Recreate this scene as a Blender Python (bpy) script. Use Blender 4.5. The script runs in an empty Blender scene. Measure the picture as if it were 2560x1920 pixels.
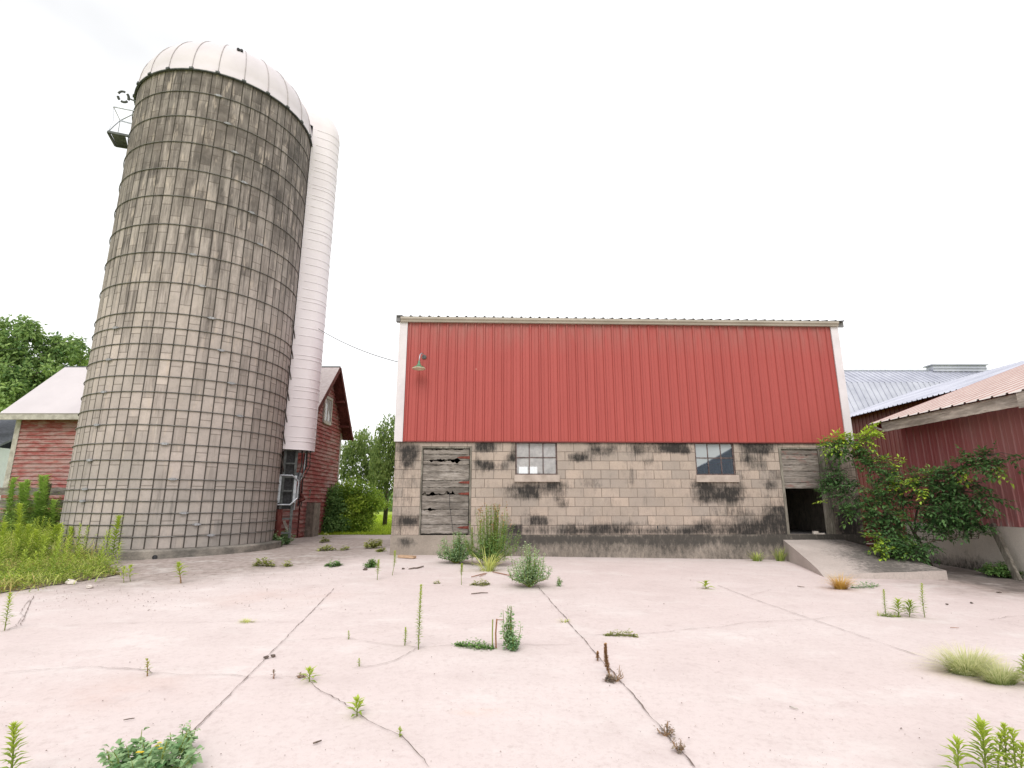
import bpy, math, random
from mathutils import Vector, Matrix, noise, Euler
R = math.radians
S = bpy.context.scene
COL = S.collection
# ------------------------------------------------------------------ camera model (used to turn measurements into places)
F = 1325.0; TH = R(12.6); EYE = 1.16
CT, ST = math.cos(TH), math.sin(TH)
K = 2560 / 2212.0
def ray(x, y):
    a = (x - 1280) / F; b = (960 - y) / F
    return (a, CT - b * ST, ST + b * CT)
def sm(t):
    return t if t > 1 else (0.0 if t < -1 else (t + 1) ** 2 / 4)
def gz(x, y):                                   # the yard rises towards the barn and falls a little to the right
    t = min(12.4 - y, 18.0)
    u = min(x + 1.5, 15.0)
    return -0.03 * sm(t) - 0.017 * sm(u)
def G(x, y):
    d = ray(x, y); t = 10.0
    for i in range(80):
        z = gz(d[0] * t, d[1] * t) - EYE
        t = .5 * t + .5 * z / d[2]
    return Vector((d[0] * t, d[1] * t, gz(d[0] * t, d[1] * t)))
def D(x, y): return G(x * K, y * K)             # measured on the 2212 px wide view
def P(x, y, Y):                                 # source pixel at depth Y
    d = ray(x, y); t = Y / d[1]
    return Vector((d[0] * t, Y, d[2] * t + EYE))
def height(xb, yb, xt, yt):
    g = D(xb, yb); d = ray(xt * K, yt * K)
    return max(.02, d[2] / d[1] * g.y + EYE - g.z)

# ------------------------------------------------------------------ scene graph helpers
def tag(o, label=None, cat=None, group=None, kind=None):
    if label: o['label'] = label
    if cat: o['category'] = cat
    if group: o['group'] = group
    if kind: o['kind'] = kind
    return o
def thing(name, label, cat, loc=(0, 0, 0), rz=0, group=None):
    o = bpy.data.objects.new(name, None); COL.objects.link(o)
    o.location = loc; o.rotation_euler = (0, 0, rz); o.empty_display_size = .2
    return tag(o, label, cat, group)

class MB:
    def __init__(s): s.v = []; s.f = []; s.m = []; s.t = []; s.mi = 0; s.uv = None
    def add(s, vs, fs, t=0.5):
        n = len(s.v); s.v += [tuple(v) for v in vs]
        if isinstance(t, (int, float)): s.t += [t] * len(vs)
        else: s.t += list(t)
        for f in fs: s.f.append([i + n for i in f]); s.m.append(s.mi)
        return n
    def quad(s, a, b, c, d, t=.5): s.add([a, b, c, d], [(0, 1, 2, 3)], t)
    def box(s, x0, x1, y0, y1, z0, z1, M=None, t=.5):
        vs = [Vector(p) for p in ((x0,y0,z0),(x1,y0,z0),(x1,y1,z0),(x0,y1,z0),(x0,y0,z1),(x1,y0,z1),(x1,y1,z1),(x0,y1,z1))]
        if M: vs = [M @ v for v in vs]
        s.add(vs, [(3,2,1,0),(4,5,6,7),(0,1,5,4),(1,2,6,5),(2,3,7,6),(3,0,4,7)], t)
    def bar(s, a, b, w, h, up=(0,0,1)):
        a = Vector(a); b = Vector(b); d = (b - a); L = d.length; d.normalize()
        u = Vector(up)
        if abs(d.dot(u)) > .98: u = Vector((1,0,0))
        x = d.cross(u).normalized(); u = x.cross(d)
        M = Matrix(((x.x,d.x,u.x,a.x),(x.y,d.y,u.y,a.y),(x.z,d.z,u.z,a.z),(0,0,0,1)))
        s.box(-w/2, w/2, 0, L, -h/2, h/2, M)
    def tube(s, pts, r, n=6, cap=True, t=.5):
        pts = [Vector(p) for p in pts]; k = len(pts)
        rs = r if isinstance(r, (list, tuple)) else [r] * k
        vs = []; ts = []; side = None
        for i, p in enumerate(pts):
            d = (pts[min(i+1,k-1)] - pts[max(i-1,0)])
            if d.length < 1e-9: d = Vector((0,0,1))
            d.normalize()
            if side is None:
                side = d.cross(Vector((0,0,1)) if abs(d.z) < .9 else Vector((1,0,0))).normalized()
            else:
                side = (side - d * side.dot(d)).normalized()
            o = d.cross(side)
            for j in range(n):
                a = 2 * math.pi * j / n
                vs.append(p + (side * math.cos(a) + o * math.sin(a)) * rs[i])
                ts.append(t if isinstance(t, (int, float)) else t[i])
        fs = [(i*n+j, i*n+(j+1)%n, (i+1)*n+(j+1)%n, (i+1)*n+j) for i in range(k-1) for j in range(n)]
        if cap: fs += [tuple(range(n-1,-1,-1)), tuple(range((k-1)*n, k*n))]
        s.add(vs, fs, ts)
    def lathe(s, prof, n=24, M=None, cap=False):
        vs = []
        for r, z in prof:
            for j in range(n):
                a = 2*math.pi*j/n; v = Vector((r*math.cos(a), r*math.sin(a), z))
                vs.append(M @ v if M else v)
        fs = [(i*n+j, i*n+(j+1)%n, (i+1)*n+(j+1)%n, (i+1)*n+j) for i in range(len(prof)-1) for j in range(n)]
        if cap: fs += [tuple(range(n-1,-1,-1)), tuple(range((len(prof)-1)*n, len(prof)*n))]
        s.add(vs, fs)
    def extrude(s, poly, o, ux, uy, un, th, t=.5):
        o = Vector(o); ux = Vector(ux); uy = Vector(uy); un = Vector(un); k = len(poly)
        a = [o + ux*p[0] + uy*p[1] for p in poly]; b = [p + un*th for p in a]
        s.add(a + b, [tuple(range(k)), tuple(range(2*k-1, k-1, -1))] + [(i, i+k, (i+1)%k+k, (i+1)%k) for i in range(k)], t)
    def leaf(s, p, d, nrm, L, W, t=.5, fold=.25, curl=.15):
        d = d.normalized(); x = d.cross(nrm)
        if x.length < 1e-4: x = d.cross(Vector((.3,.7,.2)))
        x.normalize(); n = x.cross(d)
        m = p + d*L*.5; e = p + d*L - n*curl*L
        s.add([p, m + x*W*.5 + n*fold*W, m - n*curl*L*.12, m - x*W*.5 + n*fold*W, e],
              [(0,1,2),(0,2,3),(2,1,4),(3,2,4)], t)
    def blade(s, p, d, L, W, bend, t0=.3, t1=.8, seg=3):
        d = d.normalized(); h = Vector((d.x, d.y, 0))
        if h.length < 1e-3: h = Vector((random.uniform(-1,1), random.uniform(-1,1), 0))
        h.normalize(); x = Vector((-h.y, h.x, 0)); vs = []; ts = []
        for i in range(seg):
            q = i/seg; w = W*(1-q*.6)
            c = p + d*L*q + (h - Vector((0,0,.7)))*bend*L*q*q
            vs += [c - x*w/2, c + x*w/2]; ts += [t0+(t1-t0)*q]*2
        vs.append(p + d*L + (h - Vector((0,0,.7)))*bend*L); ts.append(t1)
        fs = [(2*i, 2*i+1, 2*i+3, 2*i+2) for i in range(seg-1)] + [(2*seg-2, 2*seg-1, 2*seg)]
        s.add(vs, fs, ts)
    def build(s, name, mat, parent=None, smooth=False, attr=True):
        me = bpy.data.meshes.new(name)
        me.from_pydata(s.v, [], s.f)
        mats = mat if isinstance(mat, (list, tuple)) else [mat]
        for m in mats: me.materials.append(m)
        if len(mats) > 1: me.polygons.foreach_set('material_index', s.m)
        if smooth: me.polygons.foreach_set('use_smooth', [True]*len(s.f))
        if attr:
            a = me.attributes.new('tint', 'FLOAT', 'POINT'); a.data.foreach_set('value', s.t)
        me.update()
        o = bpy.data.objects.new(name, me); COL.objects.link(o)
        if parent: o.parent = parent
        return o

# ------------------------------------------------------------------ materials
class NT:
    def __init__(s, name):
        s.m = bpy.data.materials.new(name); s.m.use_nodes = True; s.t = s.m.node_tree
        s.t.nodes.clear()
        s.out = s.t.nodes.new('ShaderNodeOutputMaterial')
    def n(s, typ, ins=None, **kw):
        nd = s.t.nodes.new('ShaderNode' + typ)
        for k, v in kw.items(): setattr(nd, k, v)
        for k, v in (ins or {}).items():
            sk = nd.inputs[k]
            if hasattr(v, 'is_linked') or isinstance(v, bpy.types.NodeSocket): s.t.links.new(v, sk)
            else: sk.default_value = v
        return nd
    def math(s, op, a, b=0.0, c=None):
        nd = s.n('Math', {0: a, 1: b}, operation=op)
        if c is not None:
            nd.inputs[2].default_value = c
        return nd.outputs[0]
    def mix(s, f, a, b, bt='MIX'):
        nd = s.t.nodes.new('ShaderNodeMix'); nd.data_type = 'RGBA'; nd.blend_type = bt; nd.clamp_factor = True
        for idx, v in ((0, f), (6, a), (7, b)):
            if isinstance(v, bpy.types.NodeSocket): s.t.links.new(v, nd.inputs[idx])
            elif idx == 0: nd.inputs[0].default_value = v
            else: nd.inputs[idx].default_value = (*v[:3], 1)
        return nd.outputs[2]
    def coord(s, scale=(1,1,1), kind='Object', loc=(0,0,0), rot=(0,0,0)):
        tc = s.n('TexCoord')
        return s.n('Mapping', {'Vector': tc.outputs[kind], 'Scale': scale, 'Location': loc, 'Rotation': rot}).outputs[0]
    def noise(s, vec, scale, detail=4, rough=.55, dist=0):
        return s.n('TexNoise', {'Vector': vec, 'Scale': scale, 'Detail': detail, 'Roughness': rough, 'Distortion': dist}).outputs[0]
    def ramp(s, f, stops):
        nd = s.n('ValToRGB', {0: f}); e = nd.color_ramp.elements
        while len(e) < len(stops): e.new(.5)
        for i, (p, c) in enumerate(stops):
            e[i].position = p; e[i].color = (*c[:3], 1) if not isinstance(c, (int, float)) else (c, c, c, 1)
        return nd.outputs[0]
    def map(s, v, a, b, c=0.0, d=1.0):
        return s.n('MapRange', {0: v, 1: a, 2: b, 3: c, 4: d}).outputs[0]
    def attr(s, name='tint'): return s.n('Attribute', attribute_name=name).outputs['Fac']
    def rand(s): return s.n('NewGeometry').outputs['Random Per Island']
    def fin(s, col, rough=.8, bump=None, bs=.3, bd=.01, metal=0.0, spec=.3, trans=0.0, tcol=None):
        ins = {'Roughness': rough, 'Metallic': metal, 'Specular IOR Level': spec}
        p = s.n('BsdfPrincipled', ins)
        if isinstance(col, bpy.types.NodeSocket): s.t.links.new(col, p.inputs['Base Color'])
        else: p.inputs['Base Color'].default_value = (*col[:3], 1)
        if bump is not None:
            b = s.n('Bump', {'Strength': bs, 'Distance': bd, 'Height': bump})
            s.t.links.new(b.outputs[0], p.inputs['Normal'])
        sh = p.outputs[0]
        if trans > 0:
            tr = s.n('BsdfTranslucent')
            c2 = tcol if tcol is not None else col
            if isinstance(c2, bpy.types.NodeSocket): s.t.links.new(c2, tr.inputs[0])
            else: tr.inputs[0].default_value = (*c2[:3], 1)
            sh = s.n('MixShader', {0: trans, 1: p.outputs[0], 2: tr.outputs[0]}).outputs[0]
        s.t.links.new(sh, s.out.inputs[0])
        return s.m

def simple(name, c1, c2, scale=4, stretch=(1,1,1), rough=.8, bs=.2, bd=.005, metal=0, spec=.3, detail=6, lo=.35, hi=.65, fine=0):
    t = NT(name); v = t.coord(stretch)
    f = t.noise(v, scale, detail, .6)
    c = t.ramp(f, [(lo, c1), (hi, c2)])
    if fine:
        g = t.noise(v, scale*14, 3, .6)
        c = t.mix(t.map(g, .3, .7, 0, fine), c, tuple(x*.45 for x in c1))
    return t.fin(c, rough, f, bs, bd, metal, spec)

def leafmat(name, dark, light, trans=.3, rough=.55, var=.5, mid=None):
    t = NT(name)
    f = t.attr(); r = t.rand()
    f2 = t.math('ADD', f, t.map(r, 0, 1, -var/2, var/2))
    c = t.ramp(f2, [(0, dark), (1, light)] if mid is None else [(0, dark), (.52, mid), (.95, light)])
    return t.fin(c, rough, spec=.25, trans=trans)

MT = {}
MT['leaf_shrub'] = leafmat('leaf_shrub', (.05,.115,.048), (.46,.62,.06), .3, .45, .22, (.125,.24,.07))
MT['leaf_tree'] = leafmat('leaf_tree', (.10,.20,.07), (.44,.57,.20), .4)
MT['leaf_birch'] = leafmat('leaf_birch', (.11,.19,.055), (.36,.46,.14), .4)
MT['leaf_bush'] = leafmat('leaf_bush', (.10,.21,.03), (.54,.70,.10), .4, .55, .5)
MT['leaf_dark'] = leafmat('leaf_dark', (.08,.18,.055), (.28,.44,.13), .3)
MT['leaf_mid'] = leafmat('leaf_mid', (.10,.21,.05), (.42,.58,.14), .35, .55, .4)
MT['leaf_grey'] = leafmat('leaf_grey', (.10,.25,.09), (.45,.58,.32), .3)
MT['leaf_stalk'] = leafmat('leaf_stalk', (.13,.23,.045), (.46,.56,.08), .35, .55, .35)
MT['leaf_olive'] = leafmat('leaf_olive', (.18,.21,.06), (.42,.44,.12), .25)
MT['grass'] = leafmat('grass_blades', (.24,.33,.075), (.80,.80,.27), .35, .6, .6)
MT['grass_feather'] = leafmat('feather_grass', (.24,.34,.09), (.80,.78,.46), .45, .7, .4)
MT['grass_dry'] = leafmat('dry_grass', (.40,.32,.10), (.78,.64,.28), .35, .7, .5)
MT['weed_gold'] = leafmat('golden_weed', (.36,.21,.04), (.78,.52,.13), .3, .7, .5)
MT['lawn'] = leafmat('lawn_blades', (.22,.34,.02), (.48,.60,.05), .35, .6, .5)
MT['leaf_dead'] = leafmat('dead_leaves', (.15,.12,.10), (.34,.28,.22), .1, .8, .5)
MT['leaf_brown'] = leafmat('brown_seedheads', (.20,.10,.05), (.46,.28,.14), .15, .8, .5)
MT['flower'] = leafmat('yellow_petals', (.7,.5,.03), (.8,.62,.05), .2)
MT['stem'] = simple('green_stem', (.12,.17,.03), (.25,.28,.06), 30)
MT['stem_dry'] = simple('dry_stem', (.20,.11,.05), (.34,.22,.12), 30)
MT['stem_red'] = simple('reddish_stem', (.22,.10,.06), (.34,.18,.11), 30)
MT['bark'] = simple('bark', (.05,.04,.03), (.16,.13,.10), 8, (1,1,.25), bs=.6, bd=.02)
MT['steel'] = simple('hoop_steel', (.07,.066,.062), (.20,.19,.18), 6, rough=.55, metal=.3)
MT['galv'] = simple('galvanised_steel', (.34,.36,.40), (.52,.54,.58), 10, rough=.45, metal=.5)
MT['lug'] = simple('dull_lug', (.20,.2,.21), (.36,.36,.38), 20, rough=.6)
MT['dark_steel'] = simple('dark_steel', (.05,.055,.055), (.13,.14,.14), 10, rough=.6)
MT['cable'] = simple('black_cable', (.015,.015,.017), (.05,.05,.055), 20, rough=.6)
MT['trim'] = simple('white_trim', (.60,.555,.58), (.68,.635,.66), 2, rough=.5, bs=.05, fine=.08)
MT['gutter'] = simple('tan_gutter', (.33,.29,.245), (.42,.37,.32), 1.5, rough=.5, bs=.05)
MT['grey_trim'] = simple('grey_trim', (.14,.135,.14), (.25,.245,.25), 3, rough=.6)
MT['white_board'] = simple('white_paint_board', (.36,.33,.29), (.60,.56,.51), 5, (1,1,1), fine=.4)
MT['rust'] = simple('rusty_strap', (.10,.022,.016), (.20,.05,.035), 20, rough=.8)
MT['dark_soil'] = simple('soil', (.16,.12,.08), (.30,.24,.17), 3, rough=1)
MT['enamel'] = simple('green_enamel', (.05,.14,.075), (.10,.21,.12), 20, rough=.3, spec=.5)
MT['cream'] = simple('cream_enamel', (.55,.46,.33), (.72,.62,.48), 20, rough=.4)
MT['clod'] = simple('dark_clod', (.05,.04,.035), (.16,.12,.10), 40)
MT['stick'] = simple('weathered_stick', (.08,.06,.05), (.20,.15,.12), 40)
MT['stick_tan'] = simple('tan_plank', (.33,.21,.13), (.50,.35,.24), 14, (.3,1,1))
MT['stone'] = simple('pale_stone', (.45,.40,.36), (.68,.62,.57), 20)
MT['interior'] = simple('barn_interior', (.10,.095,.10), (.2,.19,.19), 2)
MT['foot'] = simple('silo_footing', (.10,.095,.085), (.36,.32,.28), 2.2, (1,1,1.6), bs=.5, bd=.01, fine=.3)
MT['house_roof'] = simple('grey_shingle', (.10,.11,.13), (.17,.18,.21), 8)
MT['vinyl'] = simple('white_vinyl', (.60,.63,.70), (.68,.71,.78), 4)

# --- galvanised / painted roof sheets
MT['roof_grey'] = simple('grey_metal_roof', (.36,.37,.44), (.48,.49,.56), .8, rough=.42, metal=.25, spec=.5)
MT['roof_white'] = simple('white_metal_roof', (.50,.455,.475), (.56,.51,.53), .7, rough=.5)
def red_roof():
    t = NT('faded_red_roof'); v = t.coord()
    a = t.attr()
    c = t.ramp(t.noise(v, 2.5, 6, .7), [(.3, (.44,.37,.345)), (.7, (.57,.51,.48))])
    c = t.mix(t.map(a, .45, .9), c, (.33,.14,.12))
    sp = t.noise(v, 26, 3, .6)
    c = t.mix(t.map(sp, .64, .72, 0, .6), c, (.32,.15,.11))
    return t.fin(c, .45, spec=.5)
MT['roof_red'] = red_roof()
def red_siding(name, c1, c2, peel=False, rough=.5, grime=False):
    t = NT(name); v = t.coord((1,1,.12))
    n = t.noise(v, 2.2, 5, .6); n2 = t.noise(t.coord(), 45, 3, .7)
    c = t.ramp(n, [(.3, c1), (.7, c2)])
    c = t.mix(t.map(n2, .35, .65, 0, .14), c, tuple(x*.6 for x in c1))
    if peel:
        g = t.n('SeparateXYZ', {0: t.coord()}).outputs[2]
        low = t.map(g, .7, 1.25, 1, 0)
        pn = t.noise(t.coord((9,9,.9)), 2.0, 5, .7)
        k = t.math('MULTIPLY', low, t.map(pn, .5, .62))
        c = t.mix(k, c, (.55,.47,.46))
        ch = t.noise(t.coord((1,1.2,.5)), .9, 3, .5)
        c = t.mix(t.map(ch, .45, .65, 0, .5), c, (.36,.19,.19))
    if grime:
        gz_ = t.n('SeparateXYZ', {0: t.coord()}).outputs[2]
        gn = t.noise(t.coord((3,3,.5)), 2.0, 5, .65)
        k = t.math('MULTIPLY', t.map(gz_, 4.7, 5.5), t.map(gn, .35, .65))
        c = t.mix(t.math('MULTIPLY', k, .6), c, (.30,.15,.13))
        c = t.mix(t.math('MULTIPLY', t.map(gz_, 2.9, 2.58), .35), c, (.36,.07,.055))
    c = t.mix(t.math('MULTIPLY', t.attr(), .34), c, tuple(x*.5 for x in c1))  # tint darkens the rib feet, rib shadow put into the colour
    fl = t.n('TexVoronoi', {'Vector': t.coord((1,1,.5)), 'Scale': 1.3}).outputs['Distance']
    c = t.mix(t.map(fl, .012, .022, .9, 0), c, (.8,.62,.5))
    return t.fin(c, rough, n2, .03, .003, spec=.35)
MT['siding'] = red_siding('red_metal_siding', (.35,.064,.056), (.40,.08,.07), grime=True)
MT['siding_shed'] = red_siding('worn_red_siding', (.32,.082,.088), (.43,.145,.15), True, .32)
MT['siding_dark'] = red_siding('old_red_siding', (.15,.028,.026), (.21,.045,.04))

# --- concrete block wall: joints from a brick pattern, black mould from the painted-in-life stains ('tint')
def block_wall():
    t = NT('concrete_block'); tc = t.n('TexCoord').outputs['Object']
    sx = t.n('SeparateXYZ', {0: tc})
    z = t.math('SUBTRACT', sx.outputs[2], .43)
    wob = t.noise(tc, 3.0, 2)
    z2 = t.math('ADD', z, t.math('MULTIPLY', t.math('SUBTRACT', wob, .5), .012))
    v = t.n('CombineXYZ', {0: sx.outputs[0], 1: z2}).outputs[0]
    def brick(c1, c2, mo, ms=.006):
        b = t.n('TexBrick', {'Vector': v, 'Color1': (*c1,1), 'Color2': (*c2,1), 'Mortar': (*mo,1), 'Scale': 1.0, 'Mortar Size': ms,
                'Mortar Smooth': .4, 'Bias': 0.0, 'Brick Width': .4233, 'Row Height': .212})
        b.offset = .5; b.squash = 1.0
        return b
    b = brick((.52,.42,.355), (.365,.315,.28), (.12,.095,.08), .0085)
    c = b.outputs[0]
    n1 = t.noise(tc, 1.3, 5, .6); n2 = t.noise(tc, 38, 5, .75)
    c = t.mix(t.map(n1, .35, .7, 0, .55), c, (.33,.275,.23))
    c = t.mix(t.map(n2, .3, .7, 0, .35), c, (.2,.155,.12))
    c = t.mix(t.map(t.noise(tc, 5, 3), .58, .75, 0, .35), c, (.50,.42,.34))
    g1 = t.noise(t.coord((1,1,.6), loc=(3,0,1)), 2.2, 7, .75)
    c = t.mix(t.map(g1, .47, .66, 0, .5), c, (.28,.242,.215))
    g2 = t.noise(t.coord((1,1,.35), loc=(7,0,4)), 6, 7, .8)
    c = t.mix(t.map(g2, .54, .70, 0, .6), c, (.17,.15,.135))
    st = t.attr()
    n3 = t.noise(t.coord((1,1,.2)), 22, 9, .82); n4 = t.noise(tc, 3.5, 6, .7)
    k = t.math('ADD', t.math('MULTIPLY', st, 1.1), t.math('MULTIPLY', t.math('SUBTRACT', n3, .5), 2.9))
    k = t.math('ADD', k, t.math('MULTIPLY', t.math('SUBTRACT', n4, .5), 1.5))
    k = t.math('MULTIPLY', t.map(k, .15, 1.1), t.map(st, .02, .35))
    c = t.mix(t.math('MULTIPLY', t.math('POWER', k, .8), .97), c, (.03,.028,.027))
    h = t.math('SUBTRACT', t.math('MULTIPLY', n2, .5), t.math('MULTIPLY', b.outputs[1], 1.0))
    return t.fin(c, .92, h, .55, .006, spec=.15)
MT['block'] = block_wall()
def poured(name, c1, c2, dark=(.03,.03,.028)):
    t = NT(name); v = t.coord()
    n1 = t.noise(v, 1.6, 6, .65); n2 = t.noise(v, 40, 5, .75)
    c = t.ramp(n1, [(.3, c1), (.7, c2)])
    c = t.mix(t.map(n2, .35, .7, 0, .35), c, tuple(x*.5 for x in c1))
    n3 = t.noise(t.coord((1.3,1.3,.6)), 9, 8, .8)
    st = t.attr()
    k = t.math('ADD', st, t.math('MULTIPLY', t.math('SUBTRACT', n3, .5), 1.9))
    k = t.math('MULTIPLY', t.map(k, .3, .95), t.map(st, .03, .25))
    c = t.mix(t.math('MULTIPLY', k, .88), c, dark)
    return t.fin(c, .92, n2, .4, .005, spec=.15)
MT['found'] = poured('foundation_concrete', (.25,.212,.18), (.37,.32,.275), (.045,.043,.04))
MT['found_shed'] = poured('shed_foundation', (.56,.51,.46), (.66,.60,.545))
MT['ramp'] = poured('ramp_concrete', (.43,.375,.345), (.54,.475,.44), (.085,.08,.073))

# --- yard slab
def yard():
    t = NT('yard_concrete'); v = t.coord()
    n0 = t.noise(v, .35, 4, .55); n1 = t.noise(v, 1.4, 6, .68); n2 = t.noise(v, 22, 6, .8); n3 = t.noise(v, 120, 3, .7)
    c = t.ramp(n0, [(.35, (.60,.515,.50)), (.65, (.635,.56,.545))])
    c = t.mix(t.map(n1, .45, .72, 0, .5), c, (.50,.42,.405))
    c = t.mix(t.map(n2, .50, .75, 0, .42), c, (.33,.255,.235))
    c = t.mix(t.map(n3, .35, .7, 0, .16), c, (.38,.3,.28))
    sp = t.n('TexVoronoi', {'Vector': v, 'Scale': 5.0}).outputs['Distance']
    c = t.mix(t.map(sp, .018, .05, .55, 0), c, (.28,.22,.19))
    # dirt spread over the slab
    a = t.attr()
    nd = t.noise(v, 2.6, 7, .72)
    k = t.math('ADD', a, t.math('MULTIPLY', t.math('SUBTRACT', nd, .5), .9))
    k = t.math('MULTIPLY', t.map(k, .1, .9), t.map(a, .02, .3))
    dcol = t.ramp(t.noise(v, 8, 6, .7), [(.35, (.23,.19,.17)), (.65, (.41,.345,.32))])
    c = t.mix(t.math('MULTIPLY', k, .97), c, dcol)
    k = t.math('ADD', a, t.math('MULTIPLY', t.math('SUBTRACT', nd, .5), .7))
    c = t.mix(t.math('MULTIPLY', t.map(k, 1.12, 1.6), .92), c, (.115,.10,.09))
    # rust stain
    pr = D(1052, 1538)
    d = t.n('VectorMath', {0: t.coord((1, 3.2, 0), loc=(-pr.x, -pr.y*3.2, 0))}, operation='LENGTH').outputs['Value']
    k = t.math('MULTIPLY', t.map(d, .03, .30, 1, 0), t.map(n1, .35, .6))
    c = t.mix(t.math('MULTIPLY', k, .85), c, (.68,.38,.22))
    for (px, py, r) in ((600, 1290, 1.3), (250, 1500, .8)):
        q = D(px, py)
        d = t.n('VectorMath', {0: t.coord((1,1.4,0), loc=(-q.x, -q.y*1.4, 0))}, operation='LENGTH').outputs['Value']
        c = t.mix(t.math('MULTIPLY', t.map(d, .1, r, .45, 0), t.map(n1, .4, .7)), c, (.60,.42,.36))
    n6 = t.noise(t.coord((1, 1.7, 1), loc=(5, 3, 0)), .9, 7, .75)
    c = t.mix(t.map(n6, .52, .66, 0, .42), c, (.68,.64,.62))
    c = t.mix(t.map(n6, .46, .32, 0, .32), c, (.46,.38,.37))
    n7 = t.noise(v, 7, 5, .8)
    c = t.mix(t.map(n7, .56, .72, 0, .38), c, (.38,.305,.29))
    h = t.math('ADD', t.math('MULTIPLY', n2, .6), t.math('MULTIPLY', n3, .4))
    return t.fin(c, .9, h, .35, .006, spec=.2)
MT['yard'] = yard()
MT['crack'] = simple('crack_dirt', (.09,.066,.056), (.20,.155,.135), 9, rough=1, bs=0)
MT['crack_faint'] = simple('hairline_crack', (.26,.2,.18), (.50,.42,.40), 5, rough=1, bs=0)
MT['ground'] = simple('meadow_ground', (.20,.28,.04), (.36,.44,.08), .6, rough=1)

# --- silo staves
def staves():
    t = NT('silo_staves')
    uv = t.n('TexCoord').outputs['UV']
    su = t.n('SeparateXYZ', {0: uv})              # u = stave number, v = height in metres
    v = t.n('CombineXYZ', {0: su.outputs[1], 1: su.outputs[0]}).outputs[0]
    b = t.n('TexBrick', {'Vector': v, 'Color1': (0,0,0,1), 'Color2': (1,1,1,1), 'Mortar': (.5,.5,.5,1), 'Scale': 1.0, 'Mortar Size': .012,
            'Mortar Smooth': .2, 'Bias': 0.0, 'Brick Width': .76, 'Row Height': 1.0})
    b.offset = .41; b.offset_frequency = 2
    shade = b.outputs[0]
    c = t.ramp(shade, [(0, (.36,.307,.285)), (.12, (.415,.357,.332)), (.6, (.465,.402,.376)), (.9, (.50,.43,.40)), (1, (.555,.475,.435))])
    tc = t.coord()
    n1 = t.noise(tc, .8, 5, .6); n2 = t.noise(tc, 30, 5, .75)
    c = t.mix(t.map(n1, .4, .75, 0, .5), c, (.27,.245,.215))
    c = t.mix(t.map(n2, .3, .7, 0, .3), c, (.27,.23,.205))
    # run-off streaks, heavy near the top
    vs = t.n('CombineXYZ', {0: t.math('MULTIPLY', su.outputs[0], 1.15), 1: t.math('MULTIPLY', su.outputs[1], .42)}).outputs[0]
    n3 = t.noise(vs, 1.0, 7, .72)
    vs2 = t.n('CombineXYZ', {0: t.math('MULTIPLY', su.outputs[0], 4.2), 1: t.math('MULTIPLY', su.outputs[1], .6), 2: 7.0}).outputs[0]
    n4 = t.noise(vs2, 1.0, 5, .7)
    hgt = t.map(su.outputs[1], 3.5, 10.0, -.34, .62)
    k = t.math('ADD', t.math('MULTIPLY', t.math('SUBTRACT', n3, .5), 3.2), t.math('MULTIPLY', t.math('SUBTRACT', n4, .5), 1.5))
    k = t.math('ADD', k, t.math('MULTIPLY', t.math('SUBTRACT', .5, shade), .42))
    k = t.math('ADD', k, hgt)
    k = t.map(k, -.1, .6)
    c = t.mix(t.math('MULTIPLY', k, .86), c, t.ramp(t.noise(tc, 1.1, 4, .6), [(.35, (.055,.048,.045)), (.65, (.15,.124,.112))]))
    n8 = t.noise(t.n('CombineXYZ', {0: t.math('MULTIPLY', su.outputs[0], .45), 1: t.math('MULTIPLY', su.outputs[1], .35), 2: 11.0}).outputs[0], 1.0, 6, .75)
    k2 = t.math('MULTIPLY', t.map(t.math('ADD', n8, t.math('MULTIPLY', t.math('SUBTRACT', shade, .5), .16)), .56, .70), t.map(su.outputs[1], 4.0, 8.5))
    c = t.mix(t.math('MULTIPLY', k2, .75), c, (.055,.05,.047))
    n9 = t.noise(t.n('CombineXYZ', {0: t.math('MULTIPLY', su.outputs[0], 1.7), 1: t.math('MULTIPLY', su.outputs[1], 1.3), 2: 21.0}).outputs[0], 1.0, 4, .6)
    c = t.mix(t.map(n9, .57, .68, 0, .75), c, (.49,.41,.355))
    low = t.map(su.outputs[1], .2, 2.6, .5, 0)
    c = t.mix(t.math('MULTIPLY', low, t.map(n1, .3, .6)), c, (.29,.28,.265))
    # pale lime run-off under the lugs
    n5 = t.noise(t.n('CombineXYZ', {0: t.math('MULTIPLY', su.outputs[0], 2.6), 1: t.math('MULTIPLY', su.outputs[1], .55), 2: 3.0}).outputs[0], 1.0, 3, .5)
    c = t.mix(t.map(n5, .66, .74, 0, .5), c, (.60,.53,.47))
    # dark vertical joints (between staves), grime creeping in from them
    fr = t.math('FRACT', su.outputs[0])
    e = t.math('MINIMUM', fr, t.math('SUBTRACT', 1.0, fr))
    g1 = t.noise(tc, 6.0, 7, .78); g2 = t.noise(tc, 2.2, 6, .7)
    c = t.mix(t.map(g2, .47, .68, 0, .38), c, (.29,.262,.245))
    c = t.mix(t.map(t.math('ADD', g1, t.map(e, .0, .32, .12, 0)), .50, .72, 0, .42), c, (.21,.182,.168))
    j = t.map(t.math('ADD', e, t.math('MULTIPLY', t.math('SUBTRACT', g1, .5), .05)), .03, .08, .94, 0)
    c = t.mix(t.math('MULTIPLY', b.outputs[1], .5), c, (.10,.08,.065))
    c = t.mix(j, c, (.045,.038,.032))
    h = t.math('SUBTRACT', t.math('MULTIPLY', n2, .4), t.math('ADD', t.math('MULTIPLY', b.outputs[1], .5), j))
    return t.fin(c, .9, h, .5, .012, spec=.2)
MT['stave'] = staves()
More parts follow.
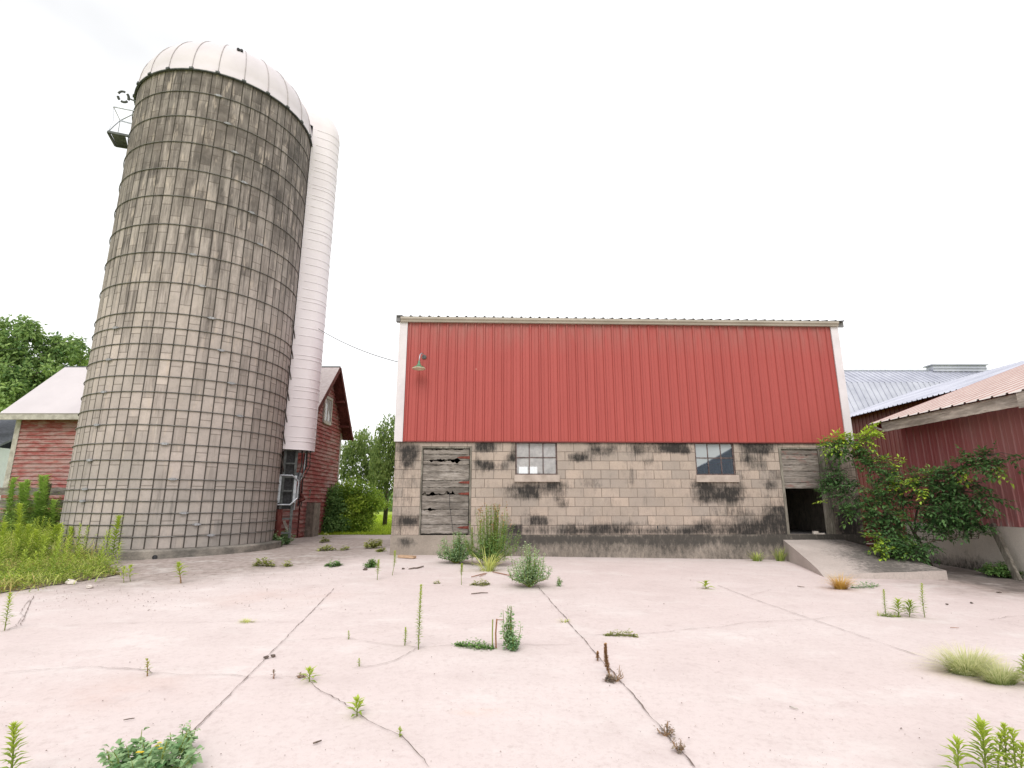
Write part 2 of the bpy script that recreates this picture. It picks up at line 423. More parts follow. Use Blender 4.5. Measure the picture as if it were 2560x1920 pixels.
def dome_mat(name, c1=(.74,.675,.715), c2=(.79,.73,.77)):
    t = NT(name); v = t.coord()
    n = t.noise(v, 1.5, 5, .6)
    c = t.ramp(n, [(.3, c1), (.7, c2)])
    n2 = t.noise(v, 8, 6, .7)
    c = t.mix(t.map(n2, .63, .8, 0, .35), c, (.4,.36,.35))
    return t.fin(c, .5, spec=.3)
MT['dome'] = dome_mat('white_dome', (.56,.505,.535), (.62,.565,.595))
MT['chute'] = dome_mat('white_chute')

# --- weathered wood and clapboard
def oldwood(name, c1, c2, red=0.0, stretch=(.18,1,1), dark=.75):
    t = NT(name); v = t.coord(stretch)
    r = t.rand()
    off = t.n('VectorMath', {0: v, 1: t.n('CombineXYZ', {0: t.math('MULTIPLY', r, 31.0), 1: t.math('MULTIPLY', r, 17.0), 2: 0.0}).outputs[0]}, operation='ADD').outputs[0]
    n = t.noise(off, 26, 8, .75, .4); n2 = t.noise(off, 5, 5, .7)
    c = t.ramp(n, [(.30, tuple(x*.25 for x in c1)), (.45, c1), (.66, c2)])
    c = t.mix(t.map(n2, .42, .62, 0, dark), c, tuple(x*.33 for x in c1))
    c = t.mix(t.map(r, 0, 1, 0, .3), c, tuple(x*.6 for x in c1))
    if red:
        c = t.mix(t.map(t.noise(t.coord((.5,.5,1.2)), 5, 6, .7), .55, .68, 0, red), c, (.24,.05,.04))
    return t.fin(c, .9, n, .6, .01, spec=.15)
MT['oldwood'] = oldwood('weathered_boards', (.235,.205,.18), (.43,.39,.36))
MT['oldwood_red'] = oldwood('weathered_red_boards', (.25,.215,.19), (.44,.40,.37), .65)
MT['oldwood_v'] = oldwood('weathered_post', (.20,.18,.15), (.38,.35,.30), 0, (1,1,.18))
MT['oldwood_y'] = oldwood('weathered_fascia', (.47,.42,.37), (.72,.66,.60), 0, (1,.16,1), .8)
MT['redplank'] = oldwood('red_planks', (.13,.035,.03), (.24,.10,.085), 0, (1,1,.18))
def clap(name, ax):
    t = NT(name); st = [1,1,1]; st[ax] = .22; v = t.coord(tuple(st))
    n = t.noise(v, 9, 7, .75); n2 = t.noise(t.coord(), .9, 5, .65); n3 = t.noise(v, 40, 4, .7)
    c = t.ramp(n2, [(.3, (.27,.065,.06)), (.62, (.33,.10,.09)), (.78, (.40,.11,.065))])
    k = t.math('ADD', n, t.math('MULTIPLY', t.math('SUBTRACT', n2, .5), .5))
    c = t.mix(t.map(k, .43, .62, 0, .72), c, (.42,.33,.31))
    c = t.mix(t.map(n3, .4, .7, 0, .35), c, (.10,.03,.025))
    return t.fin(c, .85, n, .4, .006, spec=.2)
MT['clap_x'] = clap('peeling_red_clapboard', 0)
MT['clap_y'] = clap('peeling_red_clapboard_gable', 1)
def glass(name, mode):
    t = NT(name); v = t.coord()
    sx = t.n('SeparateXYZ', {0: v})
    n = t.noise(v, 7, 5, .7); r = t.rand()
    if mode == 'dusty':
        dust = t.math('ADD', t.map(n, .3, .7, .42, .62), t.map(r, 0, 1, -.12, .1))
        dc = t.ramp(t.math('ADD', r, t.math('MULTIPLY', n, .4)), [(.1, (.24,.285,.33)), (.7, (.60,.585,.59)), (1.2, (.72,.69,.68))])
    else:
        # reflected pale sky and dark roof painted in, split along a slanting line
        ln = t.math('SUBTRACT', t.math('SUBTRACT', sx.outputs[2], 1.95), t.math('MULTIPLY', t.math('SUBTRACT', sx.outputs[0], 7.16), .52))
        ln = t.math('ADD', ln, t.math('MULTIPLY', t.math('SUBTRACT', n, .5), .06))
        dust = t.math('ADD', t.map(ln, -.015, .02, .16, .72), t.math('MULTIPLY', n, .1))  # here the cover of the painted reflection, not dust
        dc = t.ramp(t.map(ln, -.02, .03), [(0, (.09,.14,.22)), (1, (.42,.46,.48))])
    df = t.n('BsdfDiffuse', {0: dc})
    tr = t.n('BsdfTransparent', {0: (.8,.85,.88,1)})
    gl = t.n('BsdfGlossy', {0: (1,1,1,1), 1: .04})
    a = t.n('MixShader', {0: dust, 1: tr.outputs[0], 2: df.outputs[0]}).outputs[0]
    fr = t.n('Fresnel', {0: 1.45}).outputs[0]
    b = t.n('MixShader', {0: fr, 1: a, 2: gl.outputs[0]}).outputs[0]
    t.t.links.new(b, t.out.inputs[0])
    return t.m
MT['glass_dusty'] = glass('dusty_glass', 'dusty')
MT['glass_painted_reflection'] = glass('painted_reflection_glass', 'painted_reflection')

rnd = random.Random(7)
random.seed(11)
#PART2
# ------------------------------------------------------------------ sky, sun, camera
w = bpy.data.worlds.new("World"); S.world = w; w.use_nodes = True
wt = w.node_tree; wt.nodes.clear()
SUN_EL, SUN_AZ = R(48), R(186)          # azimuth measured clockwise from +Y: behind the camera, a little to the left
def wn(t, **k):
    n = wt.nodes.new(t)
    for a, b in k.items(): setattr(n, a, b)
    return n
sky = wn('ShaderNodeTexSky', sky_type='NISHITA', sun_disc=False, sun_elevation=SUN_EL, sun_rotation=SUN_AZ, air_density=1.0, dust_density=3.0)
tc = wn('ShaderNodeTexCoord'); mp = wn('ShaderNodeMapping'); mp.inputs['Scale'].default_value = (1, 1, 2.2); mp.inputs['Location'].default_value = (9.9, .2, 4.4)
nz = wn('ShaderNodeTexNoise'); nz.inputs['Scale'].default_value = .9; nz.inputs['Detail'].default_value = 5; nz.inputs['Roughness'].default_value = .5
rp = wn('ShaderNodeValToRGB')
rp.color_ramp.elements[0].position = .36; rp.color_ramp.elements[0].color = (6.7, 6.74, 6.82, 1)
rp.color_ramp.elements[1].position = .52; rp.color_ramp.elements[1].color = (10.2, 10.2, 10.2, 1)
mx = wn('ShaderNodeMix', data_type='RGBA'); mx.inputs[0].default_value = .93
bg = wn('ShaderNodeBackground'); bg.inputs['Strength'].default_value = .11
wo = wn('ShaderNodeOutputWorld')
L = wt.links.new
L(tc.outputs['Generated'], mp.inputs[0]); L(mp.outputs[0], nz.inputs['Vector']); L(nz.outputs[0], rp.inputs[0])
L(sky.outputs[0], mx.inputs[6]); L(rp.outputs[0], mx.inputs[7]); L(mx.outputs[2], bg.inputs[0]); L(bg.outputs[0], wo.inputs[0])
sd = bpy.data.lights.new('sun', 'SUN'); sd.energy = 1.5; sd.angle = R(35); sd.color = (1, .965, .92)
so = bpy.data.objects.new('sun', sd); COL.objects.link(so); so.location = (0, -20, 40)
so.rotation_euler = (math.pi/2 - SUN_EL, 0, -SUN_AZ + math.pi) if False else (0, 0, 0)
sdir = Vector((math.sin(SUN_AZ)*math.cos(SUN_EL), math.cos(SUN_AZ)*math.cos(SUN_EL), math.sin(SUN_EL)))
so.rotation_euler = sdir.to_track_quat('Z', 'Y').to_euler()
cd = bpy.data.cameras.new('camera'); cam = bpy.data.objects.new('camera', cd); COL.objects.link(cam); S.camera = cam
cd.sensor_width = 36; cd.lens = 36*F/2560; cd.clip_end = 2000; cd.clip_start = .05
cam.location = (0, 0, EYE); cam.rotation_euler = (math.pi/2 + TH, 0, 0)
S.view_settings.view_transform = 'Standard'; S.view_settings.look = 'None'; S.view_settings.gamma = 1
S.view_settings.exposure = .35
S.cycles.max_bounces = 8; S.cycles.transparent_max_bounces = 12

# ------------------------------------------------------------------ ground, yard, cracks
def nz2(x, y, s, z=0): return noise.noise(Vector((x*s, y*s, z)))
def sheet(name, xs, ys, fz, keep, mat, ft=None):
    mb = MB(); nx = len(xs)
    vs = []; ts = []
    for y in ys:
        for x in xs:
            vs.append((x, y, fz(x, y))); ts.append(ft(x, y) if ft else 0)
    fs = []
    for j in range(len(ys)-1):
        for i in range(nx-1):
            if keep is None or keep((xs[i]+xs[i+1])/2, (ys[j]+ys[j+1])/2):
                fs.append((j*nx+i, j*nx+i+1, (j+1)*nx+i+1, (j+1)*nx+i))
    mb.add(vs, fs, ts)
    return mb.build(name, mat, smooth=True)
def lin(a, b, n): return [a + (b-a)*i/n for i in range(n+1)]
big = [-600,-300,-150,-80,-50,-35]
gx = big + lin(-26, 26, 52) + [-x for x in reversed(big)]
gy = [-300,-120,-60,-30,-15] + lin(-8, 30, 60) + [34,40,50,62,80,120,200,400,700]
tag(sheet('ground', gx, gy, lambda x, y: gz(x, y) - .05, None, MT['ground']), kind='structure')
def sstep(a, b, x):
    t = max(0, min(1, (x-a)/(b-a))); return t*t*(3-2*t)
SC = Vector((-16.59*math.sin(R(31.47)), 16.59*math.cos(R(31.47)), 0)); SR = 2.337
def dirt(x, y):
    d = math.hypot(x-SC.x, y-SC.y)
    t = 1.05*sstep(7.6, 4.6, d + 1.3*nz2(x, y, .45))
    t = max(t, .55*sstep(12.2, 15.0, y)*sstep(0, -2, x))
    t = max(t, .5*sstep(-6.3, -8.2, x)*sstep(8.0, 9.5, y)*sstep(15, 13, y))
    t = max(t, 1.5*sstep(7.1, 8.3, x + .3*nz2(x, y, 1.1))*sstep(8.2, 9.3, y + .4*nz2(x, y, .9)))
    t = max(t, .6*sstep(5.9, 7.6, x)*sstep(7.4, 9.6, y))
    t = max(t, .30*sstep(1.1, .15, abs(12.75-y))*(1 if -2.8 < x < 6.4 else 0))
    return t
def yardkeep(x, y):
    if y > 20.2 + .35*nz2(x, y, .8): return False
    if x < -9.2 and y > 18: return False
    return True
tag(sheet('yard_slab', lin(-16, 14, 250), lin(-2, 21, 190), lambda x, y: gz(x, y) + .006*nz2(x, y, .5), yardkeep, MT['yard'], dirt), kind='structure')
def weedy(x, y):
    a = D(0, 1283); b = D(255, 1243)
    n = .22*nz2(x, y, 1.1) + .12*nz2(x, y, 3.1)
    line = a.y + (b.y-a.y)*(x-a.x)/(b.x-a.x)
    e = D(212, 1203)
    right = b.x + (e.x-b.x)*(y-b.y)/(e.y-b.y) if y < e.y else e.x
    if x < right + n*1.2: return y > line + n
    return False
def soilkeep(x, y):
    if math.hypot(x-SC.x, y-SC.y) < SR+.1: return False
    return weedy(x, y) and x < -6.2
tag(sheet('weed_bed_soil', lin(-17, -6.5, 105), lin(7.6, 17.8, 102), lambda x, y: gz(x, y) + .014 + .004*nz2(x, y, 1.5), soilkeep, MT['dark_soil']), kind='structure')

cr = MB(); crf = MB()
def crack(pts, w, jit=.02, faint=False):
    mb = crf if faint else cr
    P3 = [D(*p) for p in pts]; pl = []
    for a, b in zip(P3, P3[1:]):
        n = max(2, int((b-a).length/.045))
        for i in range(n): pl.append(a.lerp(b, i/n))
    pl.append(P3[-1]); vs = []; k = len(pl)
    ph = rnd.uniform(0, 50); w = w*.33
    for i, p in enumerate(pl):
        d = pl[min(i+1, k-1)] - pl[max(i-1, 0)]; d.z = 0; d.normalize(); s = Vector((-d.y, d.x, 0))
        q = p + s*jit*(noise.noise(Vector((i*.13, ph, 0)))*1.3 + noise.noise(Vector((i*.6, ph, 5)))*.5) + s*rnd.uniform(-1,1)*(.0035 if jit < .02 else .006)
        ww = w*max(.4, .85 + 1.0*noise.noise(Vector((i*.3, ph, 9))) + rnd.uniform(-.2,.25))*.5
        if i in (0, k-1): ww *= .2
        z = gz(q.x, q.y) + .0105
        vs += [(q.x - s.x*ww, q.y - s.y*ww, z), (q.x + s.x*ww, q.y + s.y*ww, z)]
    mb.add(vs, [(2*i, 2*i+1, 2*i+3, 2*i+2) for i in range(k-1)])
def z6(l): return [(x*.3359, 1209.6 + y*.3359) for x, y in l]
def z7(l): return [((860 + x*.3797)*.864, (1350 + y*.3797)*.864) for x, y in l]
def z8(l): return [((1700 + x*.3888)*.864, (1400 + y*.3888)*.864) for x, y in l]
crack([(722,1272),(560,1438),(395,1602)], .02, .012); crack([(1163,1268),(1300,1428),(1390,1532),(1503,1662)], .024, .015)
crack([(395,1602),(330,1668)], .016, .012)
crack(z8([(240,165),(500,265),(850,385),(1110,475),(1400,575),(1640,655),(1900,760),(2212,850)]), .02, .018)
crack([(72,1288),(45,1352)], .022, .01)
crack(z6([(0,735),(300,710),(620,695),(800,705),(940,715),(960,740),(1250,745),(1500,738),(1580,765),(1800,765),(2000,755),(2100,745)]), .012, .03)
crack(z6([(680,698),(800,705),(940,715)]), .02, .02)
crack(z6([(1990,790),(2130,880),(2212,945)]) + z7([(40,1125),(110,1150),(240,1240),(370,1305),(460,1385),(580,1500)]), .016, .03)
crack(z6([(1830,520),(2050,510),(2212,500)]) + z7([(130,670),(330,695),(480,712),(640,700),(730,695),(1000,690),(1170,695),(1330,695),(1560,700)]), .014, .03)
crack(z7([(480,715),(400,760),(330,800),(210,830),(50,850)]), .014, .03)
crack(z7([(1560,635),(1720,625),(1860,630),(2000,620),(2212,600)]) + z8([(150,440),(260,435),(440,405),(620,395),(830,385),(1060,362)]), .013, .03)
crack(z8([(1985,390),(2100,370),(2230,362)]), .014, .03); crack(z8([(2060,400),(2230,440)]), .01, .03)
crack(z6([(0,470),(110,430),(180,260)]), .016, .03)
crack(z7([(100,290),(500,300),(1275,320),(1500,320),(2212,322)]), .014, .012, True)
crack(z7([(0,268),(300,250)]), .02, .04, True)
crack(z8([(0,130),(300,140),(700,170),(950,180)]), .02, .03, True); crack(z8([(430,235),(560,205),(600,190)]), .016, .03, True)
crack(z8([(0,185),(250,183)]), .014, .02, True)
crack(z6([(400,428),(670,415),(830,410),(1250,400),(1500,400),(1920,405)]), .014, .03, True)
crack(z6([(0,600),(300,605),(520,600),(1000,540)]), .008, .05, True)
crack([(1200,1212),(1450,1222),(1700,1262)], .012, .03, True); crack([(1830,1330),(2212,1345)], .01, .03, True)
crack([(560,1225),(700,1228),(860,1238)], .02, .03, True)
tag(cr.build('slab_joints', MT['crack']), kind='structure'); tag(crf.build('slab_hairlines', MT['crack_faint']), kind='structure')

# ------------------------------------------------------------------ helpers for buildings
def ribs(mb, s0, s1, z0, z1, f, pitch=.2286, h=.019, phase=0.0, wide=0):
    """ribbed sheet; f(s, z, d) places a point (d = outwards)"""
    pr = [(s0, 0, 0)]
    k = math.floor((s0 - phase)/pitch)
    while True:
        c = phase + k*pitch; k += 1
        for o, d, t in ((-.034,0,0),(-.0335,0,.9),(-.016,h,.35),(.016,h,.35),(.0335,0,.9),(.034,0,0),(.092,0,0),(.097,.005,.35),(.109,.005,.35),(.114,0,0)) if not wide else ((-.034*wide,0,0),(-.018*wide,h,1),(.018*wide,h,1),(.034*wide,0,0)):
            s = c + o
            if s0 < s < s1: pr.append((s, d, t))
        if c > s1: break
    pr.append((s1, 0, 0))
    vs = []; ts = []
    for s, d, t in pr:
        vs += [f(s, z0, d), f(s, z1, d)]; ts += [t, t]
    mb.add(vs, [(2*i, 2*i+2, 2*i+3, 2*i+1) for i in range(len(pr)-1)], ts)
def gridwall(name, u0, u1, z0, z1, holes, step, y, th, stain, mat, parent):
    us = lin(u0, u1, int((u1-u0)/step)); zs = lin(z0, z1, max(1, int((z1-z0)/step)))
    def ins(L, vals, lo, hi):
        for v in vals:
            if lo < v < hi:
                L = [q for q in L if abs(q-v) > .012] + [v]
        L = sorted(set(L))
        if abs(L[0]-lo) > 1e-6: L = [lo]+L
        if abs(L[-1]-hi) > 1e-6: L = L+[hi]
        return L
    us = ins(us, [h[i] for h in holes for i in (0,1)], u0, u1); zs = ins(zs, [h[i] for h in holes for i in (2,3)], z0, z1)
    def inh(u, z): return any(h[0] < u < h[1] and h[2] < z < h[3] for h in holes)
    mb = MB(); nu = len(us)
    vs = [(u, y, z) for z in zs for u in us]; ts = [stain(u, z) for z in zs for u in us]
    fs = [(j*nu+i, j*nu+i+1, (j+1)*nu+i+1, (j+1)*nu+i) for j in range(len(zs)-1) for i in range(nu-1) if not inh((us[i]+us[i+1])/2, (zs[j]+zs[j+1])/2)]
    mb.add(vs, fs, ts)
    for h in holes:
        a, b, c, d = max(h[0],u0), min(h[1],u1), max(h[2],z0), min(h[3],z1)
        if h[2] > z0: mb.quad((a,y,c),(b,y,c),(b,y+th,c),(a,y+th,c), .1)
        if h[3] < z1: mb.quad((a,y,d),(a,y+th,d),(b,y+th,d),(b,y,d), .1)
        mb.quad((a,y,c),(a,y+th,c),(a,y+th,d),(a,y,d), .1); mb.quad((b,y,c),(b,y,d),(b,y+th,d),(b,y+th,c), .1)
    return mb.build(name, mat, parent)
def plank(mb, x0, x1, z0, z1, y, th, rag=.006, notches=(), n=14):
    """horizontal board with a ragged outline; notches = (x, half width, depth, edge)"""
    top = []; bot = []
    for i in range(n*2+1):
        x = x0 + (x1-x0)*i/(n*2)
        dt = rag*rnd.uniform(-1, .6); db = rag*rnd.uniform(-.6, 1)
        for (nx, hw, dp, e) in notches:
            q = abs(x-nx)/hw
            if q < 1:
                k = .72*dp*(1-q*q)*rnd.uniform(.25, 1.2)
                if e > 0: dt -= k
                else: db += k
        top.append((x, z1+dt)); bot.append((x, z0+db))
    poly = bot + top[::-1]
    m = len(top); vs = []
    for (x, z) in bot + top: vs.append((x, y, z))
    for (x, z) in bot + top: vs.append((x, y+th, z))
    o = 2*m; fs = []
    for i in range(m-1):
        fs.append((i, i+1, m+i+1, m+i)); fs.append((o+m+i, o+m+i+1, o+i+1, o+i))
        fs.append((i+1, i, o+i, o+i+1)); fs.append((m+i, m+i+1, o+m+i+1, o+m+i))
    fs.append((0, m, o+m, o)); fs.append((m-1, o+m-1, o+2*m-1, 2*m-1))
    mb.add(vs, fs)

# ------------------------------------------------------------------ the red barn on concrete blocks
PSI = R(1.9); B0 = Vector((-2.758, 12.558, 0)); BW = 11.04; BD = 9.0
barn = thing('block_barn', 'red ribbed metal barn on a stained concrete block base with two windows', 'barn', B0, PSI)
spots = [(.34,2.33,.24,.2,1),(.3,2.1,.16,.14,.8),(2.2,2.45,.28,.1,.7),(2.2,2.0,.16,.1,.7),(2.55,2.0,.18,.1,.7),(2.8,2.2,.15,.12,.9),(1.95,2.1,.1,.15,.4),(2.05,1.5,.1,.1,.3),
 (3.41,1.5,.55,.13,1.15),(3.2,1.3,.35,.1,.7),(3.85,1.38,.15,.2,.8),(4.33,2.2,.24,.1,.9),(5.14,2.4,.22,.1,.9),(4.74,2.4,.16,.1,.6),(5.75,2.4,.2,.12,.9),(5.6,1.8,.05,.3,.6),(3.97,1.12,.12,.1,.5),(3.3,.75,.4,.1,.55),
 (.42,.73,.25,.15,.6),(6.48,2.42,.35,.1,.9),(6.9,2.38,.2,.1,.8),(7.4,1.48,.28,.15,1.1),(8.06,1.48,.25,.2,1.1),(7.7,1.28,.5,.14,.8),(8.68,2.48,.35,.13,.8),(8.85,2.35,.2,.1,.6),(8.47,2.15,.17,.16,.5),(8.75,2.1,.15,.15,.5),
 (8.93,1.57,.16,.1,.6),(9.08,.68,.25,.3,1.2),(8.76,.6,.4,.22,1),(8.27,.6,.35,.2,.8),(7.3,.65,.4,.15,.55),(10.75,.62,.35,.36,1.25),(10.5,2.0,.3,.3,.5),(6.0,2.1,.15,.08,.5),(5.9,.5,3,.07,.55),(3.0,.55,.6,.1,.6),
 (6.6,2.56,2.6,.05,.6),(10.5,1.3,.3,.3,.35),(8.9,1.0,.3,.25,.5),(7.9,.95,.4,.15,.4),(5.0,.6,1.2,.12,.5)]
def stain(u, z):
    s = 0
    for (a, b, ra, rb, k) in spots:
        d = ((u-a)/ra)**2 + ((z-b)/rb)**2
        if d < 6: s += 1.35*k*math.exp(-d)
    row = math.floor((z-.43)/.212); col = math.floor(u/.4233 + .5*(row % 2))
    h = math.sin(row*12.9898 + col*78.233)*43758.5453; h -= math.floor(h)
    s *= .45 + .9*h
    s += .3*max(0, h-.7)/.3*max(0, .5+1.5*noise.noise(Vector((u*.6, z*.9, 7))))
    return max(0, min(1, s + .04 + .2*noise.noise(Vector((u*.9, z*1.4, 3))) + .22*sstep(1.0, .0, u) + .16*sstep(8.4, 9.4, u)))
def fstain(u, z):
    s = .2 + .3*noise.noise(Vector((u*1.2, z*2, 8)))
    if u > 2.5: s += 1.0*math.exp(-((z-.36)/.13)**2)*(.75+1.1*noise.noise(Vector((u*1.5, 1, 4)))) + .36
    s += math.exp(-((u-.34)/.25)**2-((z-.28)/.13)**2) + 1.2*math.exp(-((u-10.9)/.4)**2) + .6*sstep(8.4, 9.1, u)*sstep(.1, .4, z)
    if u < 2.5: s -= .1
    if z > .41: s -= .3
    return max(0, min(1, s))
holes = [(.62,1.81,.43,2.46),(2.836,3.837,1.80,2.7),(7.156,8.122,1.80,2.7),(9.20,10.365,.43,2.46)]
gridwall('block_wall', 0, BW, .43, 2.6, holes, .05, 0, .2, stain, MT['block'], barn)
fmb = gridwall('foundation', -.012, BW+.012, -.6, .43, [], .06, -.012, .2, fstain, MT['found'], barn)
mb = MB(); mb.quad((0,-.012,.43),(BW,-.012,.43),(BW,.25,.43),(0,.25,.43)); mb.build('foundation_ledge', MT['found'], barn)
# side and back walls, floor
mb = MB()
mb.box(0, .2, .201, BD, -.6, 2.6); mb.box(BW-.2, BW, .201, BD, -.6, 2.6)
bx = [fac for fac in ()]
mb.box(.2, 3.33, BD-.2, BD-.002, -.6, 2.6); mb.box(4.08, BW-.2, BD-.2, BD-.002, -.6, 2.6); mb.box(3.33, 4.08, BD-.2, BD-.002, -.6, 2.24); mb.box(3.33, 4.08, BD-.2, BD-.002, 2.585, 2.6)
mb.box(3.69, 3.73, BD-.2, BD-.002, 2.24, 2.585)
mb.build('rear_block_walls', MT['found'], barn)
mb = MB(); mb.box(.2, BW-.2, .2, BD-.2, -.5, .425); mb.build('interior_floor', MT['interior'], barn)
mb = MB(); mb.box(.2, BW-.2, .2, BD-.2, 2.62, 2.8); mb.build('loft_floor', MT['interior'], barn)
mb = MB(); ribs(mb, .17, BW-.17, 2.575, 5.56, lambda s, z, d: (s, -.03-d, z), .2286, .028, .245)
mb.build('metal_siding', MT['siding'], barn)
mb = MB()
ribs(mb, 0, BD, 2.575, 5.56, lambda s, z, d: (-.02-d, BD-s, z)); ribs(mb, 0, BD, 2.575, 5.56, lambda s, z, d: (BW+.02+d, s, z))
ribs(mb, 0, BW, 2.575, 5.56, lambda s, z, d: (BW-s, BD+d, z))
for x in (-.02, BW+.02): mb.add([(x,0,5.56),(x,BD,5.56),(x,BD/2,6.85)], [(0,1,2)])
mb.build('side_siding', MT['siding'], barn)
mb = MB(); mb.box(.17, BW-.17, -.045, .0, 2.558, 2.585); mb.build('base_flashing', MT['siding_dark'], barn)
mb = MB(); mb.box(.17, BW-.17, -.002, .02, 2.585, 5.55); mb.box(0, BW, .02, .2, 2.6, 5.5); mb.build('sheathing', MT['siding_dark'], barn)
for x0, x1 in ((-.025, .165), (BW-.165, BW+.025)):
    mb = MB(); mb.box(x0, x1, -.062, -.0, 2.565, 5.535)
    xo = x0-.004 if x0 < 1 else x1+.004
    mb.box(min(xo, x0 if x0 < 1 else x1), max(xo, x0 if x0 < 1 else x1), -.06, .16, 2.567, 5.53)
    e = x1 if x0 < 1 else x0
    mb.box(e-.006, e+.006, -.07, -.058, 2.566, 5.533)
    mb.build('corner_trim', MT['trim'], barn)
# gutter and roof
mb = MB()
prof = [(-.03,5.525),(-.115,5.525),(-.125,5.56),(-.155,5.595),(-.155,5.640),(-.148,5.645)]
vs = [(u, y, z) for u in (0.0, BW+.01) for (y, z) in prof]; k = len(prof)
mb.add(vs, [(i, i+k, i+k+1, i+1) for i in range(k-1)])
for u in (0.0, BW+.01): mb.add([(u, y, z) for y, z in prof] + [(u, -.03, 5.645)], [tuple(range(k+1))])
mb.build('gutter', MT['gutter'], barn)
for x0, x1 in ((-.11, -.015), (BW+.035, BW+.19)):
    mb = MB(); mb.box(x0, x1, -.11 if x0 < 1 else -.05, .0, 5.53, 5.70)
    c = (x0+x1)/2
    for a, b in (((c,0,5.62),(c,BD/2,6.93)), ((c,BD,5.62),(c,BD/2,6.93))): mb.bar(a, b, x1-x0, .15)
    mb.build('rake_trim', MT['grey_trim'], barn)
mb = MB()
def rf(s, q, d):
    y = -.13 + q*(BD/2+.13); return (s, y, 5.655 + (y+.13)*.278 + d)
ribs(mb, -.1, BW+.18, 0, 1, rf, .2286, .03, .245)
ribs(mb, -.1, BW+.18, 0, 1, lambda s, q, d: (s, BD - rf(s, q, d)[1], rf(s, q, d)[2]), .2286, .03, .245)
vs = []
mb.add([(-.1,-.125,5.64),(BW+.18,-.125,5.64),(BW+.18,BD/2,6.9),(-.1,BD/2,6.9)], [(0,3,2,1)])
mb.build('roof', MT['grey_trim'], barn)
# windows
def window(u0, u1, z0, z1, gm, label):
    fr = MB(); y = .05; w = .028
    fr.box(u0, u0+w, y-.02, y+.03, z0, z1); fr.box(u1-w, u1, y-.02, y+.03, z0, z1); fr.box(u0+w, u1-w, y-.02, y+.03, z0, z0+w); fr.box(u0+w, u1-w, y-.02, y+.03, z1-w, z1)
    cs = [u0+(u1-u0)*i/3 for i in range(4)]; zm = z0 + (z1-z0)*.53
    for c in cs[1:3]: fr.box(c-.011, c+.011, y-.012, y+.022, z0+w, z1-w)
    fr.box(u0+w, u1-w, y-.015, y+.024, zm-.011, zm+.011)
    o = fr.build('window', MT['dark_rustframe'], barn); tag(o, label)
    for i in range(3):
        for (a, b) in ((z0+w, zm-.011), (zm+.011, z1-w)):
            g = MB(); l = cs[i]+.012 if i else u0+w; r_ = cs[i+1]-.012 if i < 2 else u1-w
            t = rnd.uniform(-.006, .006); t2 = rnd.uniform(-.006, .006)
            g.quad((l,y+t,a),(r_,y-t,a),(r_,y-t+t2,b),(l,y+t+t2,b)); g.build('pane', gm, o)
    sl = MB(); sl.box(u0-.03, u1+.05, -.045, .18, z0-.165, z0-.004)
    sl.build('sill', MT['sill'], o)
    rv = MB(); rv.box(u0-.0, u1+.0, .085, .19, z1-.003, z1+.02); rv.build('head', MT['found'], o)
MT['dark_rustframe'] = simple('steel_sash', (.06,.04,.04), (.17,.12,.11), 14, rough=.7)
MT['sill'] = simple('concrete_sill', (.36,.295,.255), (.50,.42,.37), 5, bs=.5, fine=.25)
window(2.845, 3.83, 1.80, 2.565, MT['glass_dusty'], 'dusty window with pale panes and a bright opening behind')
window(7.165, 8.115, 1.80, 2.565, MT['glass_painted_reflection'], 'dark window with a slanting reflection painted on its panes')
# left door: closed, rotten planks
door = MB()
fy = .03
zs = [.46,.665,.86,1.0,1.17,1.345,1.50,1.665,1.86,2.03,2.13,2.275,2.40]
for i in range(len(zs)-1):
    no = []
    if i == 2: no = [(.9,.10,.05,1),(.75,.05,.03,1)]
    if i == 3: no = [(.85,.12,.05,-1)]
    if i == 4: no = [(.8,.16,.06,1),(.95,.06,.05,1),(1.1,.05,.04,1)]
    if i == 5: no = [(.72,.05,.08,-1),(.9,.06,.09,-1),(1.05,.05,.08,-1),(1.35,.09,.12,-1),(1.24,.05,.09,-1)]
    if i == 8: no = [(1.0,.2,.02,1)]
    if i == 9: no = [(1.42,.13,.09,1),(1.1,.2,.05,1),(.85,.05,.06,1)]
    if i == 10: no = [(1.15,.35,.05,-1),(1.45,.1,.06,-1)]
    if i == 11: no = [(1.0,.3,.03,1),(1.5,.15,.03,1)]
    plank(door, .665, 1.745, zs[i]+.004, zs[i+1]-.004, fy + rnd.uniform(-.006, .008), .028, .006, no, 16)
do = door.build('plank_door', MT['oldwood'], barn); tag(do, 'closed grey plank door with rotten holes')
hb = MB()
for x in (.73, 1.2, 1.68): hb.box(x-.04, x+.04, .075, .1, .47, 2.38)
hb.build('batten', MT['oldwood_v'], do)
for z in (2.20, 1.62, 1.36, .60):
    h = MB(); l = .26 if z != 2.20 else .3
    h.extrude([(0,-.03),(0,.03),(-l*.7,.022),(-l,.0),(-l*.7,-.022)], (1.755,.018,z), (1,0,0), (0,0,1), (0,-1,0), .006); h.tube([(1.757,.018,z-.045),(1.757,.018,z+.045)], .011, 8)
    h.build('hinge', MT['rust'], do)
fm = MB(); fm.box(.622, .656, -.006, .09, .432, 2.455); fm.box(1.762, 1.806, -.008, .09, .432, 2.455); fm.box(.656, 1.762, -.006, .09, 2.412, 2.455)
fm.build('door_frame', MT['oldwood_v'], do)
tw = MB(); tw.tube([(1.30,.012,1.40),(1.31,.0,1.1),(1.36,-.005,.8),(1.42,-.02,.44)], .005, 5); tw.build('loose_wire', MT['cable'], do)
